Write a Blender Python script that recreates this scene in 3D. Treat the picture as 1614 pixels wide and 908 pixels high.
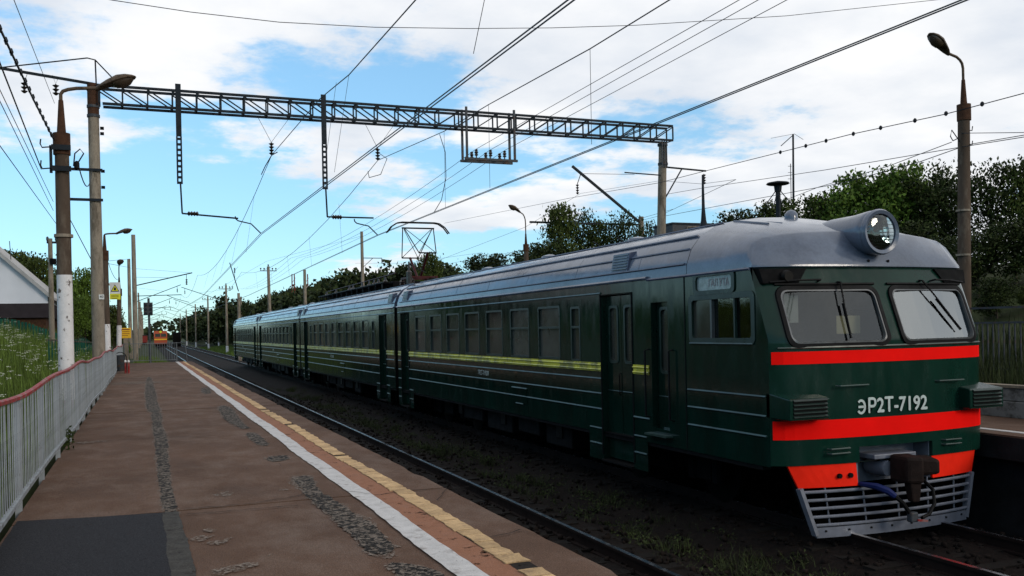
import bpy, bmesh, math, random
import numpy as np
from mathutils import Vector, Matrix, Euler

for o in list(bpy.data.objects):
    bpy.data.objects.remove(o, do_unlink=True)
scene = bpy.context.scene
col = scene.collection
random.seed(7)
rng = np.random.default_rng(11)
R = math.radians

# ------------------------------------------------------------------ camera
FPX, CXP, CYP = 1450.0, 807.0, 518.0          # focal length and principal point in photograph pixels
YAW = math.atan(576 / FPX)
ROLL = R(1.2)
EYE = Vector((0, 0, 2.72))                     # rail head is z = 0, platform top z = 1.1
FW = Vector((math.sin(YAW), math.cos(YAW), 0))
R0 = Vector((math.cos(YAW), -math.sin(YAW), 0))
U0 = Vector((0, 0, 1))
RT = R0 * math.cos(ROLL) - U0 * math.sin(ROLL)
UP = U0 * math.cos(ROLL) + R0 * math.sin(ROLL)
cam_data = bpy.data.cameras.new('camera')
cam = bpy.data.objects.new('camera', cam_data)
col.objects.link(cam)
M = Matrix((RT, UP, -FW)).transposed().to_4x4()
M.translation = EYE
cam.matrix_world = M
cam_data.sensor_width = 36
cam_data.sensor_fit = 'HORIZONTAL'
cam_data.lens = 36 * FPX / 1614
cam_data.shift_y = (CYP - 454) / 1614
cam_data.clip_start = 0.05
cam_data.clip_end = 9000
scene.camera = cam
scene.render.resolution_x, scene.render.resolution_y = 1024, 576


def at(px, py, X=None, Y=None, Z=None):
    """A photograph pixel carried out to a plane of the place (X across the tracks, Y along them, Z up)."""
    d = FW + RT * ((px - CXP) / FPX) + UP * ((CYP - py) / FPX)
    t = X / d.x if X is not None else Y / d.y if Y is not None else (Z - EYE.z) / d.z
    return EYE + d * t


# ------------------------------------------------------------------ sky, sun, exposure
SUN_EL, SUN_AZ = R(20), R(150)                 # azimuth clockwise from +Y (along the track)
world = bpy.data.worlds.new('World')
scene.world = world
world.use_nodes = True
wn, wl = world.node_tree.nodes, world.node_tree.links
wn.clear()
w_out = wn.new('ShaderNodeOutputWorld')
w_bg = wn.new('ShaderNodeBackground')
w_bg.inputs['Strength'].default_value = 0.13
wl.new(w_bg.outputs[0], w_out.inputs[0])
sky = wn.new('ShaderNodeTexSky')
sky.sky_type = 'NISHITA'
sky.sun_disc = False
sky.sun_elevation = SUN_EL
sky.sun_rotation = SUN_AZ
sky.air_density, sky.dust_density, sky.ozone_density = 1.0, 0.3, 2.2
tint = wn.new('ShaderNodeMix'); tint.data_type = 'RGBA'; tint.blend_type = 'MULTIPLY'
tint.inputs[0].default_value = 1.0
tint.inputs[7].default_value = (1.58, 2.34, 2.80, 1)
gam = wn.new('ShaderNodeGamma'); gam.inputs[1].default_value = 0.6
wl.new(sky.outputs[0], gam.inputs[0]); wl.new(gam.outputs[0], tint.inputs[6])


def wmath(op, a, b=None, c=None, clamp=False):
    n = wn.new('ShaderNodeMath'); n.operation = op; n.use_clamp = clamp
    for i, s in enumerate((a, b, c)):
        if s is None: continue
        if isinstance(s, (int, float)): n.inputs[i].default_value = s
        else: wl.new(s, n.inputs[i])
    return n.outputs[0]


geo = wn.new('ShaderNodeTexCoord')
sep = wn.new('ShaderNodeSeparateXYZ'); wl.new(geo.outputs['Generated'], sep.inputs[0])
zz = wmath('MAXIMUM', sep.outputs[2], 0.0)
den = wmath('ADD', zz, 0.16)
comb = wn.new('ShaderNodeCombineXYZ')
wl.new(wmath('DIVIDE', sep.outputs[0], den), comb.inputs[0])
wl.new(wmath('DIVIDE', sep.outputs[1], den), comb.inputs[1])
comb.inputs[2].default_value = 3.1


def wnoise(scale, detail, rough, off=0.0):
    n = wn.new('ShaderNodeTexNoise')
    n.inputs['Scale'].default_value = scale
    n.inputs['Detail'].default_value = detail
    n.inputs['Roughness'].default_value = rough
    mp = wn.new('ShaderNodeMapping'); mp.inputs['Location'].default_value = (off, off * 0.7, off)
    wl.new(comb.outputs[0], mp.inputs[0]); wl.new(mp.outputs[0], n.inputs['Vector'])
    return n.outputs['Fac']


big = wnoise(1.35, 9, 0.58, 6.3)
fine = wnoise(4.2, 8, 0.6, 9.0)
# the cloud bank thickens away from the track axis, over the wood to the right, and thins towards the horizon ahead
bank = wmath('MULTIPLY_ADD', sep.outputs[0], 0.20, -0.085)
high = wmath('MULTIPLY', zz, 0.60)
dens = wmath('ADD', wmath('ADD', wmath('MULTIPLY', big, 0.78), wmath('MULTIPLY', fine, 0.22)), wmath('ADD', bank, high))
mask = wn.new('ShaderNodeMapRange'); mask.interpolation_type = 'SMOOTHERSTEP'
wl.new(dens, mask.inputs[0])
mask.inputs[1].default_value = 0.525; mask.inputs[2].default_value = 0.63
mask.inputs[3].default_value = 0.0; mask.inputs[4].default_value = 0.97
shade = wn.new('ShaderNodeMapRange'); wl.new(wnoise(1.7, 6, 0.55, 21.0), shade.inputs[0])
shade.inputs[1].default_value = 0.36; shade.inputs[2].default_value = 0.60
ccol = wn.new('ShaderNodeMix'); ccol.data_type = 'RGBA'
wl.new(shade.outputs[0], ccol.inputs[0])
ccol.inputs[6].default_value = (5.9, 6.25, 6.8, 1); ccol.inputs[7].default_value = (7.9, 7.9, 7.95, 1)
cmix = wn.new('ShaderNodeMix'); cmix.data_type = 'RGBA'
wl.new(mask.outputs[0], cmix.inputs[0]); wl.new(tint.outputs[2], cmix.inputs[6]); wl.new(ccol.outputs[2], cmix.inputs[7])
wl.new(cmix.outputs[2], w_bg.inputs[0])

sun_data = bpy.data.lights.new('sun', 'SUN')
sun_data.energy = 1.3
sun_data.angle = R(16)
sun_data.color = (1.0, 0.9, 0.76)
sun = bpy.data.objects.new('sun', sun_data)
col.objects.link(sun)
sdir = Vector((math.sin(SUN_AZ) * math.cos(SUN_EL), math.cos(SUN_AZ) * math.cos(SUN_EL), math.sin(SUN_EL)))
sun.rotation_euler = sdir.to_track_quat('Z', 'Y').to_euler()
sun.location = (30, 0, 40)

scene.view_settings.view_transform = 'Standard'
scene.view_settings.look = 'None'
scene.view_settings.exposure = 0.0
scene.view_settings.gamma = 1.0
scene.view_settings.use_curve_mapping = False
scene.cycles.max_bounces = 6
scene.cycles.transparent_max_bounces = 8


# ------------------------------------------------------------------ materials
def mat(name, c, rough=0.6, metal=0.0, var=0.25, scale=3.0, bump=0.0, bscale=30.0, dirt=None, dscale=1.2, damt=0.5,
        stretch=None, spec=None, island=0.0, dsharp=0.12, wear=None, speck=0.0, sscale=120.0, orand=0.0):
    m = bpy.data.materials.new(name); m.use_nodes = True
    n, l = m.node_tree.nodes, m.node_tree.links
    b = n['Principled BSDF']
    b.inputs['Roughness'].default_value = rough
    b.inputs['Metallic'].default_value = metal
    b.inputs['Specular IOR Level'].default_value = spec if spec is not None else (0.5 if rough < 0.5 else 0.12)
    tc = n.new('ShaderNodeTexCoord'); vec = tc.outputs['Object']
    if stretch:
        mp = n.new('ShaderNodeMapping'); mp.inputs['Scale'].default_value = stretch
        l.new(vec, mp.inputs[0]); vec = mp.outputs[0]

    def noise(s, d=6, r=0.6):
        q = n.new('ShaderNodeTexNoise'); q.inputs['Scale'].default_value = s
        q.inputs['Detail'].default_value = d; q.inputs['Roughness'].default_value = r
        l.new(vec, q.inputs['Vector']); return q.outputs['Fac']
    def mix(fac, a, bb):
        q = n.new('ShaderNodeMix'); q.data_type = 'RGBA'
        if isinstance(fac, float): q.inputs[0].default_value = fac
        else: l.new(fac, q.inputs[0])
        for i, s in ((6, a), (7, bb)):
            if isinstance(s, tuple): q.inputs[i].default_value = (*s, 1)
            else: l.new(s, q.inputs[i])
        return q.outputs[2]
    def rng_(v, a, b_):
        q = n.new('ShaderNodeMapRange'); l.new(v, q.inputs[0])
        q.inputs[1].default_value = a; q.inputs[2].default_value = b_; return q.outputs[0]
    lo = tuple(max(0, x * (1 - var)) for x in c); hi = tuple(x * (1 + var) for x in c)
    out = mix(rng_(noise(scale), 0.3, 0.7), lo, hi)
    if island > 0:
        g = n.new('ShaderNodeNewGeometry')
        q = n.new('ShaderNodeHueSaturation')
        l.new(out, q.inputs['Color'])
        l.new(g.outputs['Random Per Island'], q.inputs['Value'])
        mr = n.new('ShaderNodeMapRange'); l.new(g.outputs['Random Per Island'], mr.inputs[0])
        mr.inputs[3].default_value = 1 - island; mr.inputs[4].default_value = 1 + island
        l.new(mr.outputs[0], q.inputs['Value'])
        out = q.outputs[0]
    if dirt:
        out2 = rng_(noise(dscale, 9, 0.68), 0.62 - damt * 0.3, 0.62 - damt * 0.3 + dsharp)
        out = mix(out2, out, dirt)
    if orand > 0:
        oi = n.new('ShaderNodeObjectInfo'); q = n.new('ShaderNodeHueSaturation'); l.new(out, q.inputs['Color'])
        orr = n.new('ShaderNodeMapRange'); l.new(oi.outputs['Random'], orr.inputs[0]); orr.inputs[3].default_value = 1 - orand; orr.inputs[4].default_value = 1 + orand
        l.new(orr.outputs[0], q.inputs['Value']); out = q.outputs[0]
    if speck > 0:
        q = n.new('ShaderNodeHueSaturation'); l.new(out, q.inputs['Color'])
        sp = n.new('ShaderNodeMapRange'); sp.inputs[1].default_value = 0.32; sp.inputs[2].default_value = 0.68
        l.new(noise(sscale, 3, 0.75), sp.inputs[0]); sp.inputs[3].default_value = 1 - speck; sp.inputs[4].default_value = 1 + speck
        l.new(sp.outputs[0], q.inputs['Value']); out = q.outputs[0]
    l.new(out, b.inputs['Base Color'])
    if bump > 0:
        bp = n.new('ShaderNodeBump'); bp.inputs['Strength'].default_value = bump; bp.inputs['Distance'].default_value = 0.02
        l.new(noise(bscale, 8, 0.7), bp.inputs['Height']); l.new(bp.outputs[0], b.inputs['Normal'])
    if wear:
        l.new(rng_(noise(wear[0], 8, 0.7), wear[1], wear[1] + 0.06), b.inputs['Alpha'])
    rr = n.new('ShaderNodeMapRange'); l.new(noise(scale * 2.3), rr.inputs[0])
    rr.inputs[1].default_value = 0.3; rr.inputs[2].default_value = 0.7
    rr.inputs[3].default_value = max(0.03, rough - 0.1); rr.inputs[4].default_value = min(1, rough + 0.1)
    l.new(rr.outputs[0], b.inputs['Roughness'])
    return m


MT = {}
def defmats():
    d = MT
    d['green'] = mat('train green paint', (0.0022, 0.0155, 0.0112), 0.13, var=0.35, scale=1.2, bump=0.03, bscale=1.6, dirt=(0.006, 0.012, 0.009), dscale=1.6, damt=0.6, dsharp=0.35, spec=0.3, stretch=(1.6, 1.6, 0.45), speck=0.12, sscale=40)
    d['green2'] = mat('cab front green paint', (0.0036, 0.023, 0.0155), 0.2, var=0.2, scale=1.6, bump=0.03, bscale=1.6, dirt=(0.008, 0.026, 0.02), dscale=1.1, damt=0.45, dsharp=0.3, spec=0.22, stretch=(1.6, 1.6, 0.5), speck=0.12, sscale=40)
    d['rib'] = mat('pale rib edge paint', (0.02, 0.04, 0.033), 0.35, var=0.5, scale=2)  # paler than the body green, also on sills, trims and handrails
    d['yellow'] = mat('yellow stripe paint', (0.5, 0.47, 0.03), 0.35, var=0.25, scale=2, dirt=(0.17, 0.165, 0.03), damt=0.5, dscale=3)
    d['red'] = mat('red warning paint', (0.85, 0.006, 0.004), 0.6, var=0.08, scale=2, spec=0.03)
    d['red2'] = mat('scarlet lower panel paint', (0.86, 0.022, 0.008), 0.55, var=0.1, scale=3, spec=0.05)
    d['roof'] = mat('grey blue roof paint', (0.088, 0.108, 0.15), 0.17, var=0.22, scale=1.3, bump=0.10, bscale=3.0, dirt=(0.05, 0.064, 0.095), dscale=1.8, damt=0.5, dsharp=0.25, spec=0.6, speck=0.1, sscale=25)
    d['rooftrim'] = mat('dark roof seam', (0.05, 0.065, 0.11), 0.4)
    d['pane'] = mat('grimy window glass', (0.028, 0.03, 0.026), 0.1, var=0.5, scale=0.9, dirt=(0.045, 0.04, 0.032), dscale=2.0, damt=0.5, dsharp=0.4, spec=0.45)
    d['pane2'] = mat('curtained window glass', (0.05, 0.052, 0.046), 0.15, var=0.4, scale=1.5, spec=0.4)
    d['rubber'] = mat('black rubber', (0.004, 0.004, 0.0045), 0.6)
    d['frame'] = mat('dark green window frame', (0.0045, 0.016, 0.012), 0.35, var=0.3)
    d['alu'] = mat('dull aluminium frame', (0.1, 0.105, 0.11), 0.35, 0.6)
    d['black'] = mat('underframe black', (0.0022, 0.0022, 0.0026), 0.75, var=0.4, spec=0.1)
    d['grease'] = mat('greasy steel', (0.006, 0.0055, 0.005), 0.5, 0.3)
    d['rust'] = mat('rusty coupler steel', (0.014, 0.008, 0.0065), 0.75, var=0.4, scale=8, bump=0.3)
    d['plow'] = mat('grey blue plough paint', (0.125, 0.135, 0.165), 0.4, var=0.2, scale=6)
    d['chrome'] = mat('reflector metal', (0.75, 0.75, 0.72), 0.12, 1.0, var=0.05)
    d['letter'] = mat('pale lettering paint', (0.44, 0.5, 0.48), 0.5, var=0.15, scale=30)
    d['sleeve'] = mat('blue cable sleeve', (0.008, 0.014, 0.07), 0.5)
    d['maroon'] = mat('maroon pantograph paint', (0.045, 0.007, 0.007), 0.5)
    d['steel'] = mat('dark galvanised steel', (0.014, 0.018, 0.023), 0.6, 0.2, var=0.3, scale=5)
    d['steel2'] = mat('weathered grey steel', (0.05, 0.056, 0.064), 0.6, 0.2, var=0.3, scale=5, dirt=(0.09, 0.05, 0.03), damt=0.3, dscale=6)
    d['concrete'] = mat('mast concrete', (0.22, 0.185, 0.145), 0.85, var=0.2, scale=2.5, bump=0.35, bscale=25, dirt=(0.11, 0.09, 0.068), dscale=3, damt=0.4, stretch=(1, 1, 0.3), speck=0.15, sscale=30)
    d['brown'] = mat('brown weathered pole', (0.07, 0.05, 0.037), 0.85, var=0.25, scale=4, bump=0.4, bscale=20, dirt=(0.11, 0.085, 0.064), dscale=5, damt=0.35, stretch=(1, 1, 0.35))
    d['brown2'] = mat('rusty brown cap', (0.055, 0.026, 0.015), 0.8, var=0.35, scale=8, bump=0.3)
    d['whitewash'] = mat('chipped whitewash', (0.6, 0.585, 0.585), 0.8, var=0.10, scale=4, bump=0.25, bscale=25, dirt=(0.12, 0.10, 0.09), dscale=7, damt=0.12, dsharp=0.04, speck=0.06, sscale=30)
    d['redpaint'] = mat('faded red paint', (0.24, 0.025, 0.024), 0.55, var=0.3, scale=6, dirt=(0.22, 0.11, 0.1), dscale=5, damt=0.5)
    d['fence'] = mat('grey fence paint', (0.24, 0.26, 0.28), 0.5, var=0.22, scale=5, dirt=(0.08, 0.07, 0.062), dscale=9, damt=0.25, orand=0.18)
    d['fence2'] = mat('dull grey railing paint', (0.12, 0.13, 0.14), 0.55, var=0.2)
    d['lamp'] = mat('lamp housing', (0.09, 0.062, 0.042), 0.5, 0.2, var=0.3, scale=9, dirt=(0.04, 0.026, 0.017), dscale=8, damt=0.5)
    d['lampglass'] = mat('dusty lamp cover', (0.05, 0.032, 0.02), 0.4, var=0.3, scale=6)
    d['insul'] = mat('brown glazed insulator', (0.018, 0.012, 0.01), 0.25)
    d['wire'] = mat('wire', (0.018, 0.02, 0.024), 0.6, 0.2)
    d['copper'] = mat('contact wire', (0.045, 0.047, 0.05), 0.5, 0.3)
    d['slab'] = mat('brown worn asphalt', (0.092, 0.054, 0.037), 0.9, var=0.22, scale=1.1, bump=0.5, bscale=70, dirt=(0.135, 0.098, 0.078), dscale=2.2, damt=0.5, dsharp=0.35, stretch=(1.0, 0.6, 1), speck=0.4, sscale=110, orand=0.1)
    d['slabside'] = mat('platform edge concrete', (0.012, 0.012, 0.013), 0.9, var=0.4, bump=0.5)
    d['patch'] = mat('fresh black asphalt', (0.02, 0.02, 0.024), 0.85, var=0.3, scale=60, bump=0.8, bscale=160, dirt=(0.05, 0.05, 0.056), dscale=120, damt=0.25, dsharp=0.05, wear=(5, 0.27), speck=0.6, sscale=90)
    d['crumb'] = mat('crumbled tar patch', (0.012, 0.0105, 0.0095), 0.9, var=0.6, scale=40, bump=0.4, bscale=60, dirt=(0.135, 0.11, 0.09), dscale=24, damt=0.42, dsharp=0.05, wear=(16, 0.36), speck=0.5, sscale=60)
    d['concstrip'] = mat('grey cement strip', (0.05, 0.047, 0.043), 0.9, var=0.3, scale=9, bump=0.6, bscale=80, wear=(9, 0.33), speck=0.4, sscale=90)
    d['pale'] = mat('pale scuffed asphalt', (0.16, 0.13, 0.108), 0.9, var=0.3, scale=20, bump=0.0, bscale=60, wear=(30, 0.48))
    d['crack'] = mat('crack filling', (0.016, 0.012, 0.01), 0.95, var=0.4, scale=20, wear=(9, 0.36))
    d['whiteline'] = mat('white platform paint', (0.46, 0.445, 0.435), 0.8, var=0.12, scale=8, bump=0.4, bscale=70, dirt=(0.2, 0.175, 0.16), dscale=6, damt=0.25, dsharp=0.15, wear=(14, 0.30), speck=0.15, sscale=90)
    d['orange'] = mat('orange brown paint wash', (0.25, 0.115, 0.068), 0.85, var=0.2, scale=5, bump=0.4, bscale=70, dirt=(0.15, 0.08, 0.055), dscale=5, damt=0.5, dsharp=0.3, wear=(7, 0.34), speck=0.25, sscale=100)
    d['tile'] = mat('yellow ochre edge tiles', (0.46, 0.31, 0.165), 0.85, var=0.2, scale=7, bump=0.5, bscale=60, dirt=(0.27, 0.18, 0.105), dscale=9, damt=0.4, dsharp=0.2, speck=0.2, sscale=80, orand=0.16)
    d['ballast'] = mat('oily ballast', (0.0055, 0.0036, 0.0028), 0.95, var=0.6, scale=9, bump=1.0, bscale=22, dirt=(0.009, 0.0055, 0.0042), dscale=14, damt=0.5)
    d['stone'] = mat('ballast stones', (0.008, 0.0055, 0.0045), 0.95, var=0.5, scale=4, island=0.6)
    d['sleeper'] = mat('old sleeper', (0.008, 0.0065, 0.0055), 0.9, var=0.4, bump=0.4)
    d['railtop'] = mat('polished rail head', (0.42, 0.43, 0.46), 0.22, 1.0, var=0.15)
    d['railside'] = mat('rusty rail web', (0.01, 0.006, 0.005), 0.85, var=0.4)
    d['soil'] = mat('grassy soil', (0.024, 0.032, 0.01), 0.95, var=0.4, scale=0.6, bump=0.8, bscale=6, dirt=(0.03, 0.024, 0.014), dscale=0.7, damt=0.3, dsharp=0.3)
    d['grass'] = mat('meadow grass', (0.078, 0.118, 0.022), 0.7, var=0.35, scale=0.7, island=0.45)
    d['grass2'] = mat('trackside weeds', (0.027, 0.036, 0.012), 0.8, var=0.4, scale=0.8, island=0.5)
    d['flower'] = mat('white umbel flowers', (0.3, 0.31, 0.24), 0.7, var=0.1, island=0.2)
    d['leafA'] = mat('dark green leaves', (0.022, 0.032, 0.007), 0.65, var=0.35, scale=0.45, island=0.5)
    d['leafB'] = mat('mid green leaves', (0.042, 0.058, 0.011), 0.65, var=0.35, scale=0.45, island=0.5)
    d['leafC'] = mat('bright green leaves', (0.068, 0.112, 0.016), 0.65, var=0.3, scale=0.45, island=0.45)
    d['leafD'] = mat('far wood foliage', (0.024, 0.034, 0.011), 0.75, var=0.4, scale=0.08, island=0.5)
    d['bark'] = mat('tree bark', (0.05, 0.04, 0.03), 0.9, var=0.3, bump=0.5)
    d['gable'] = mat('white gable boards', (0.62, 0.63, 0.67), 0.7, var=0.06, scale=1)
    d['rooftile'] = mat('dark brown fascia', (0.028, 0.022, 0.025), 0.7, var=0.2)
    d['roofedge'] = mat('grey roof edging', (0.34, 0.33, 0.32), 0.7, var=0.2)
    d['greenfence'] = mat('teal green fence boards', (0.006, 0.06, 0.042), 0.6, var=0.25, scale=3)
    d['signwhite'] = mat('sign white', (0.55, 0.56, 0.54), 0.5, var=0.05)
    d['signyellow'] = mat('sign yellow', (0.62, 0.60, 0.04), 0.5, var=0.06)
    d['signorange'] = mat('sign amber', (0.72, 0.42, 0.03), 0.5, var=0.06)
    d['signblack'] = mat('sign black', (0.015, 0.015, 0.015), 0.5)
    d['loco'] = mat('locomotive orange red', (0.34, 0.07, 0.03), 0.5, var=0.15)
    d['locored'] = mat('locomotive dark red', (0.18, 0.025, 0.02), 0.5, var=0.15)
    d['wallwhite'] = mat('flaking whitewashed concrete', (0.19, 0.19, 0.19), 0.85, var=0.15, scale=3, bump=0.4, bscale=20, dirt=(0.06, 0.056, 0.052), dscale=4, damt=0.5, dsharp=0.15)
    d['paper'] = mat('paper sheet', (0.5, 0.48, 0.40), 0.8, var=0.05)
    d['paper2'] = mat('cream paper sheet', (0.42, 0.36, 0.20), 0.8, var=0.05)
    d['cabin'] = mat('cab lining', (0.26, 0.24, 0.26), 0.8, var=0.3)
    d['board'] = mat('destination board', (0.2, 0.25, 0.26), 0.25, var=0.3, scale=9)
    # clear windscreen: mostly see-through, with a real mirror coat
    m = bpy.data.materials.new('windscreen glass'); m.use_nodes = True
    n, l = m.node_tree.nodes, m.node_tree.links
    n.remove(n['Principled BSDF'])
    tr = n.new('ShaderNodeBsdfTransparent'); tr.inputs[0].default_value = (0.62, 0.66, 0.68, 1)
    gl = n.new('ShaderNodeBsdfGlossy'); gl.inputs['Roughness'].default_value = 0.03
    gl.inputs[0].default_value = (0.9, 0.95, 0.95, 1)
    fr = n.new('ShaderNodeFresnel'); fr.inputs[0].default_value = 1.75
    mx = n.new('ShaderNodeMixShader')
    l.new(fr.outputs[0], mx.inputs[0]); l.new(tr.outputs[0], mx.inputs[1]); l.new(gl.outputs[0], mx.inputs[2])
    l.new(mx.outputs[0], n['Material Output'].inputs[0])
    d['glass'] = m
    m = m.copy(); m.name = 'windscreen glass with boosted reflection'  # same glass; reflectance raised to paint a brighter sky reflection on the right pane
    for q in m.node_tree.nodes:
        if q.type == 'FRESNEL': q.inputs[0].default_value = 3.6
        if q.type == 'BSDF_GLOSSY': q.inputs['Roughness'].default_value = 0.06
    d['boosted_glass'] = m
defmats()


# ------------------------------------------------------------------ builders
def tag(o, label=None, cat=None, group=None, kind=None):
    if label: o['label'] = label
    if cat: o['category'] = cat
    if group: o['group'] = group
    if kind: o['kind'] = kind
    return o


def thing(name, loc, label=None, cat=None, group=None, kind=None):
    o = bpy.data.objects.new(name, None)
    o.empty_display_size = 0.2
    col.objects.link(o)
    o.location = loc
    return tag(o, label, cat, group, kind)


def root_of(o):
    while o.parent: o = o.parent
    return o


class MB:
    def __init__(s): s.v, s.f = [], []
    def add(s, vs, fs):
        k = len(s.v); s.v += [tuple(p) for p in vs]; s.f += [tuple(i + k for i in f) for f in fs]; return s
    def box(s, x0, x1, y0, y1, z0, z1):
        return s.hexa([(x0, y0, z0), (x1, y0, z0), (x1, y1, z0), (x0, y1, z0), (x0, y0, z1), (x1, y0, z1), (x1, y1, z1), (x0, y1, z1)])
    def hexa(s, p):
        return s.add(p, [(0, 3, 2, 1), (4, 5, 6, 7), (0, 1, 5, 4), (1, 2, 6, 5), (2, 3, 7, 6), (3, 0, 4, 7)])
    def poly(s, p): return s.add(p, [tuple(range(len(p)))])
    def tube(s, pts, r, n=6, caps=True, flat=None):
        pts = [Vector(p) for p in pts]
        rs = r if isinstance(r, (list, tuple)) else [r] * len(pts)
        k = len(s.v); m = len(pts)
        ref = None
        for i, p in enumerate(pts):
            a = pts[max(0, i - 1)]; b = pts[min(m - 1, i + 1)]
            t = (b - a); t = t.normalized() if t.length > 1e-9 else Vector((0, 0, 1))
            if ref is None:
                ref = Vector((0, 0, 1)) if abs(t.z) < 0.9 else Vector((1, 0, 0))
            u = ref - t * ref.dot(t); u = u.normalized() if u.length > 1e-6 else t.orthogonal().normalized()
            w = t.cross(u); ref = u
            for j in range(n):
                an = 2 * math.pi * (j + 0.5) / n
                s.v.append(tuple(p + (u * math.cos(an) + w * math.sin(an)) * rs[i]))
        for i in range(m - 1):
            for j in range(n):
                a = k + i * n + j; b = k + i * n + (j + 1) % n
                s.f.append((a, b, b + n, a + n))
        if caps:
            s.f.append(tuple(k + j for j in range(n))[::-1]); s.f.append(tuple(k + (m - 1) * n + j for j in range(n)))
        return s
    def bar(s, a, b, w, h=None):
        """a square bar between two points"""
        h = h or w
        a, b = Vector(a), Vector(b); t = (b - a).normalized()
        ref = Vector((0, 0, 1)) if abs(t.z) < 0.9 else Vector((0, 1, 0))
        u = t.cross(ref).normalized() * (w / 2); q = u.cross(t).normalized() * (h / 2)
        return s.hexa([a - u - q, a + u - q, b + u - q, b - u - q, a - u + q, a + u + q, b + u + q, b - u + q])
    def lathe(s, prof, n=16, c=(0, 0, 0), axis='z'):
        k = len(s.v); m = len(prof); c = Vector(c)
        for r, h in prof:
            for j in range(n):
                an = 2 * math.pi * j / n; x, y = r * math.cos(an), r * math.sin(an)
                p = (x, y, h) if axis == 'z' else (x, h, y) if axis == 'y' else (h, x, y)
                s.v.append(tuple(c + Vector(p)))
        for i in range(m - 1):
            for j in range(n):
                a = k + i * n + j; b = k + i * n + (j + 1) % n
                s.f.append((a, b, b + n, a + n))
        s.f.append(tuple(k + j for j in range(n))[::-1]); s.f.append(tuple(k + (m - 1) * n + j for j in range(n)))
        return s
    def mesh(s, name, m, smooth=False):
        me = bpy.data.meshes.new(name)
        me.from_pydata(s.v, [], s.f)
        bm = bmesh.new(); bm.from_mesh(me); bmesh.ops.recalc_face_normals(bm, faces=bm.faces); bm.to_mesh(me); bm.free()
        if m is not None: me.materials.append(MT[m] if isinstance(m, str) else m)
        if smooth:
            me.polygons.foreach_set('use_smooth', [True] * len(me.polygons))
            try: me.set_sharp_from_angle(angle=R(38))
            except Exception: pass
        return me
    def build(s, name, m, parent=None, w=False, smooth=False, loc=None, bevel=0):
        if w and parent is not None:
            L = root_of(parent).location
            s.v = [(p[0] - L.x, p[1] - L.y, p[2] - L.z) for p in s.v]
        o = bpy.data.objects.new(name, s.mesh(name, m, smooth))
        col.objects.link(o)
        if parent is not None: o.parent = parent
        if loc is not None: o.location = loc
        if bevel:
            b = o.modifiers.new('bevel', 'BEVEL'); b.width = bevel; b.segments = 2; b.limit_method = 'ANGLE'
        return o


def inst(me, name, parent=None, loc=(0, 0, 0), rot=None, scale=None):
    o = bpy.data.objects.new(name, me); col.objects.link(o)
    if parent is not None: o.parent = parent
    o.location = loc
    if rot is not None: o.rotation_euler = rot
    if scale is not None: o.scale = scale
    return o


def copy_tree(o, parent=None):
    c = o.copy(); col.objects.link(c); c.parent = parent
    for ch in list(o.children): copy_tree(ch, c)
    return c


def np_mesh(name, V, Fq, m, smooth=False):
    """V (n,3) float, Fq (k,4) or (k,3) int -> mesh without python loops"""
    me = bpy.data.meshes.new(name)
    k = Fq.shape[1]
    me.vertices.add(len(V)); me.vertices.foreach_set('co', V.astype(np.float32).ravel())
    me.loops.add(Fq.size); me.loops.foreach_set('vertex_index', Fq.astype(np.int32).ravel())
    me.polygons.add(len(Fq)); me.polygons.foreach_set('loop_start', np.arange(0, Fq.size, k, dtype=np.int32))
    me.polygons.foreach_set('loop_total', np.full(len(Fq), k, dtype=np.int32))
    me.update(calc_edges=True)
    me.materials.append(MT[m])
    if smooth: me.polygons.foreach_set('use_smooth', np.ones(len(Fq), dtype=bool))
    return me


def text_mesh(txt, size, m, extrude=0.002, bold=0.0, sx=1.0):
    """raised lettering; bold strokes are thickened by overlapping shifted copies"""
    cu = bpy.data.curves.new('lettering', 'FONT'); cu.body = txt; cu.size = size
    cu.align_x = 'CENTER'; cu.align_y = 'CENTER'; cu.resolution_u = 3
    tmp = bpy.data.objects.new('lettering', cu); col.objects.link(tmp)
    dg = bpy.context.evaluated_depsgraph_get()
    src = bpy.data.meshes.new_from_object(tmp.evaluated_get(dg))
    bpy.data.objects.remove(tmp, do_unlink=True)
    co = np.array([v.co[:] for v in src.vertices]); co[:, 0] *= sx
    fs = [tuple(p.vertices) for p in src.polygons]; mb = MB()
    for i, (dx, dy) in enumerate(((0, 0), (1, 0), (-1, 0), (0, 1), (0, -1)) if bold else ((0, 0),)):
        mb.add([(c[0] + dx * bold, c[1] + dy * bold, extrude + .0004 * i) for c in co], fs)
    me = bpy.data.meshes.new('lettering'); me.from_pydata(mb.v, [], mb.f); me.materials.append(MT[m]); me.update()
    return me


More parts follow.
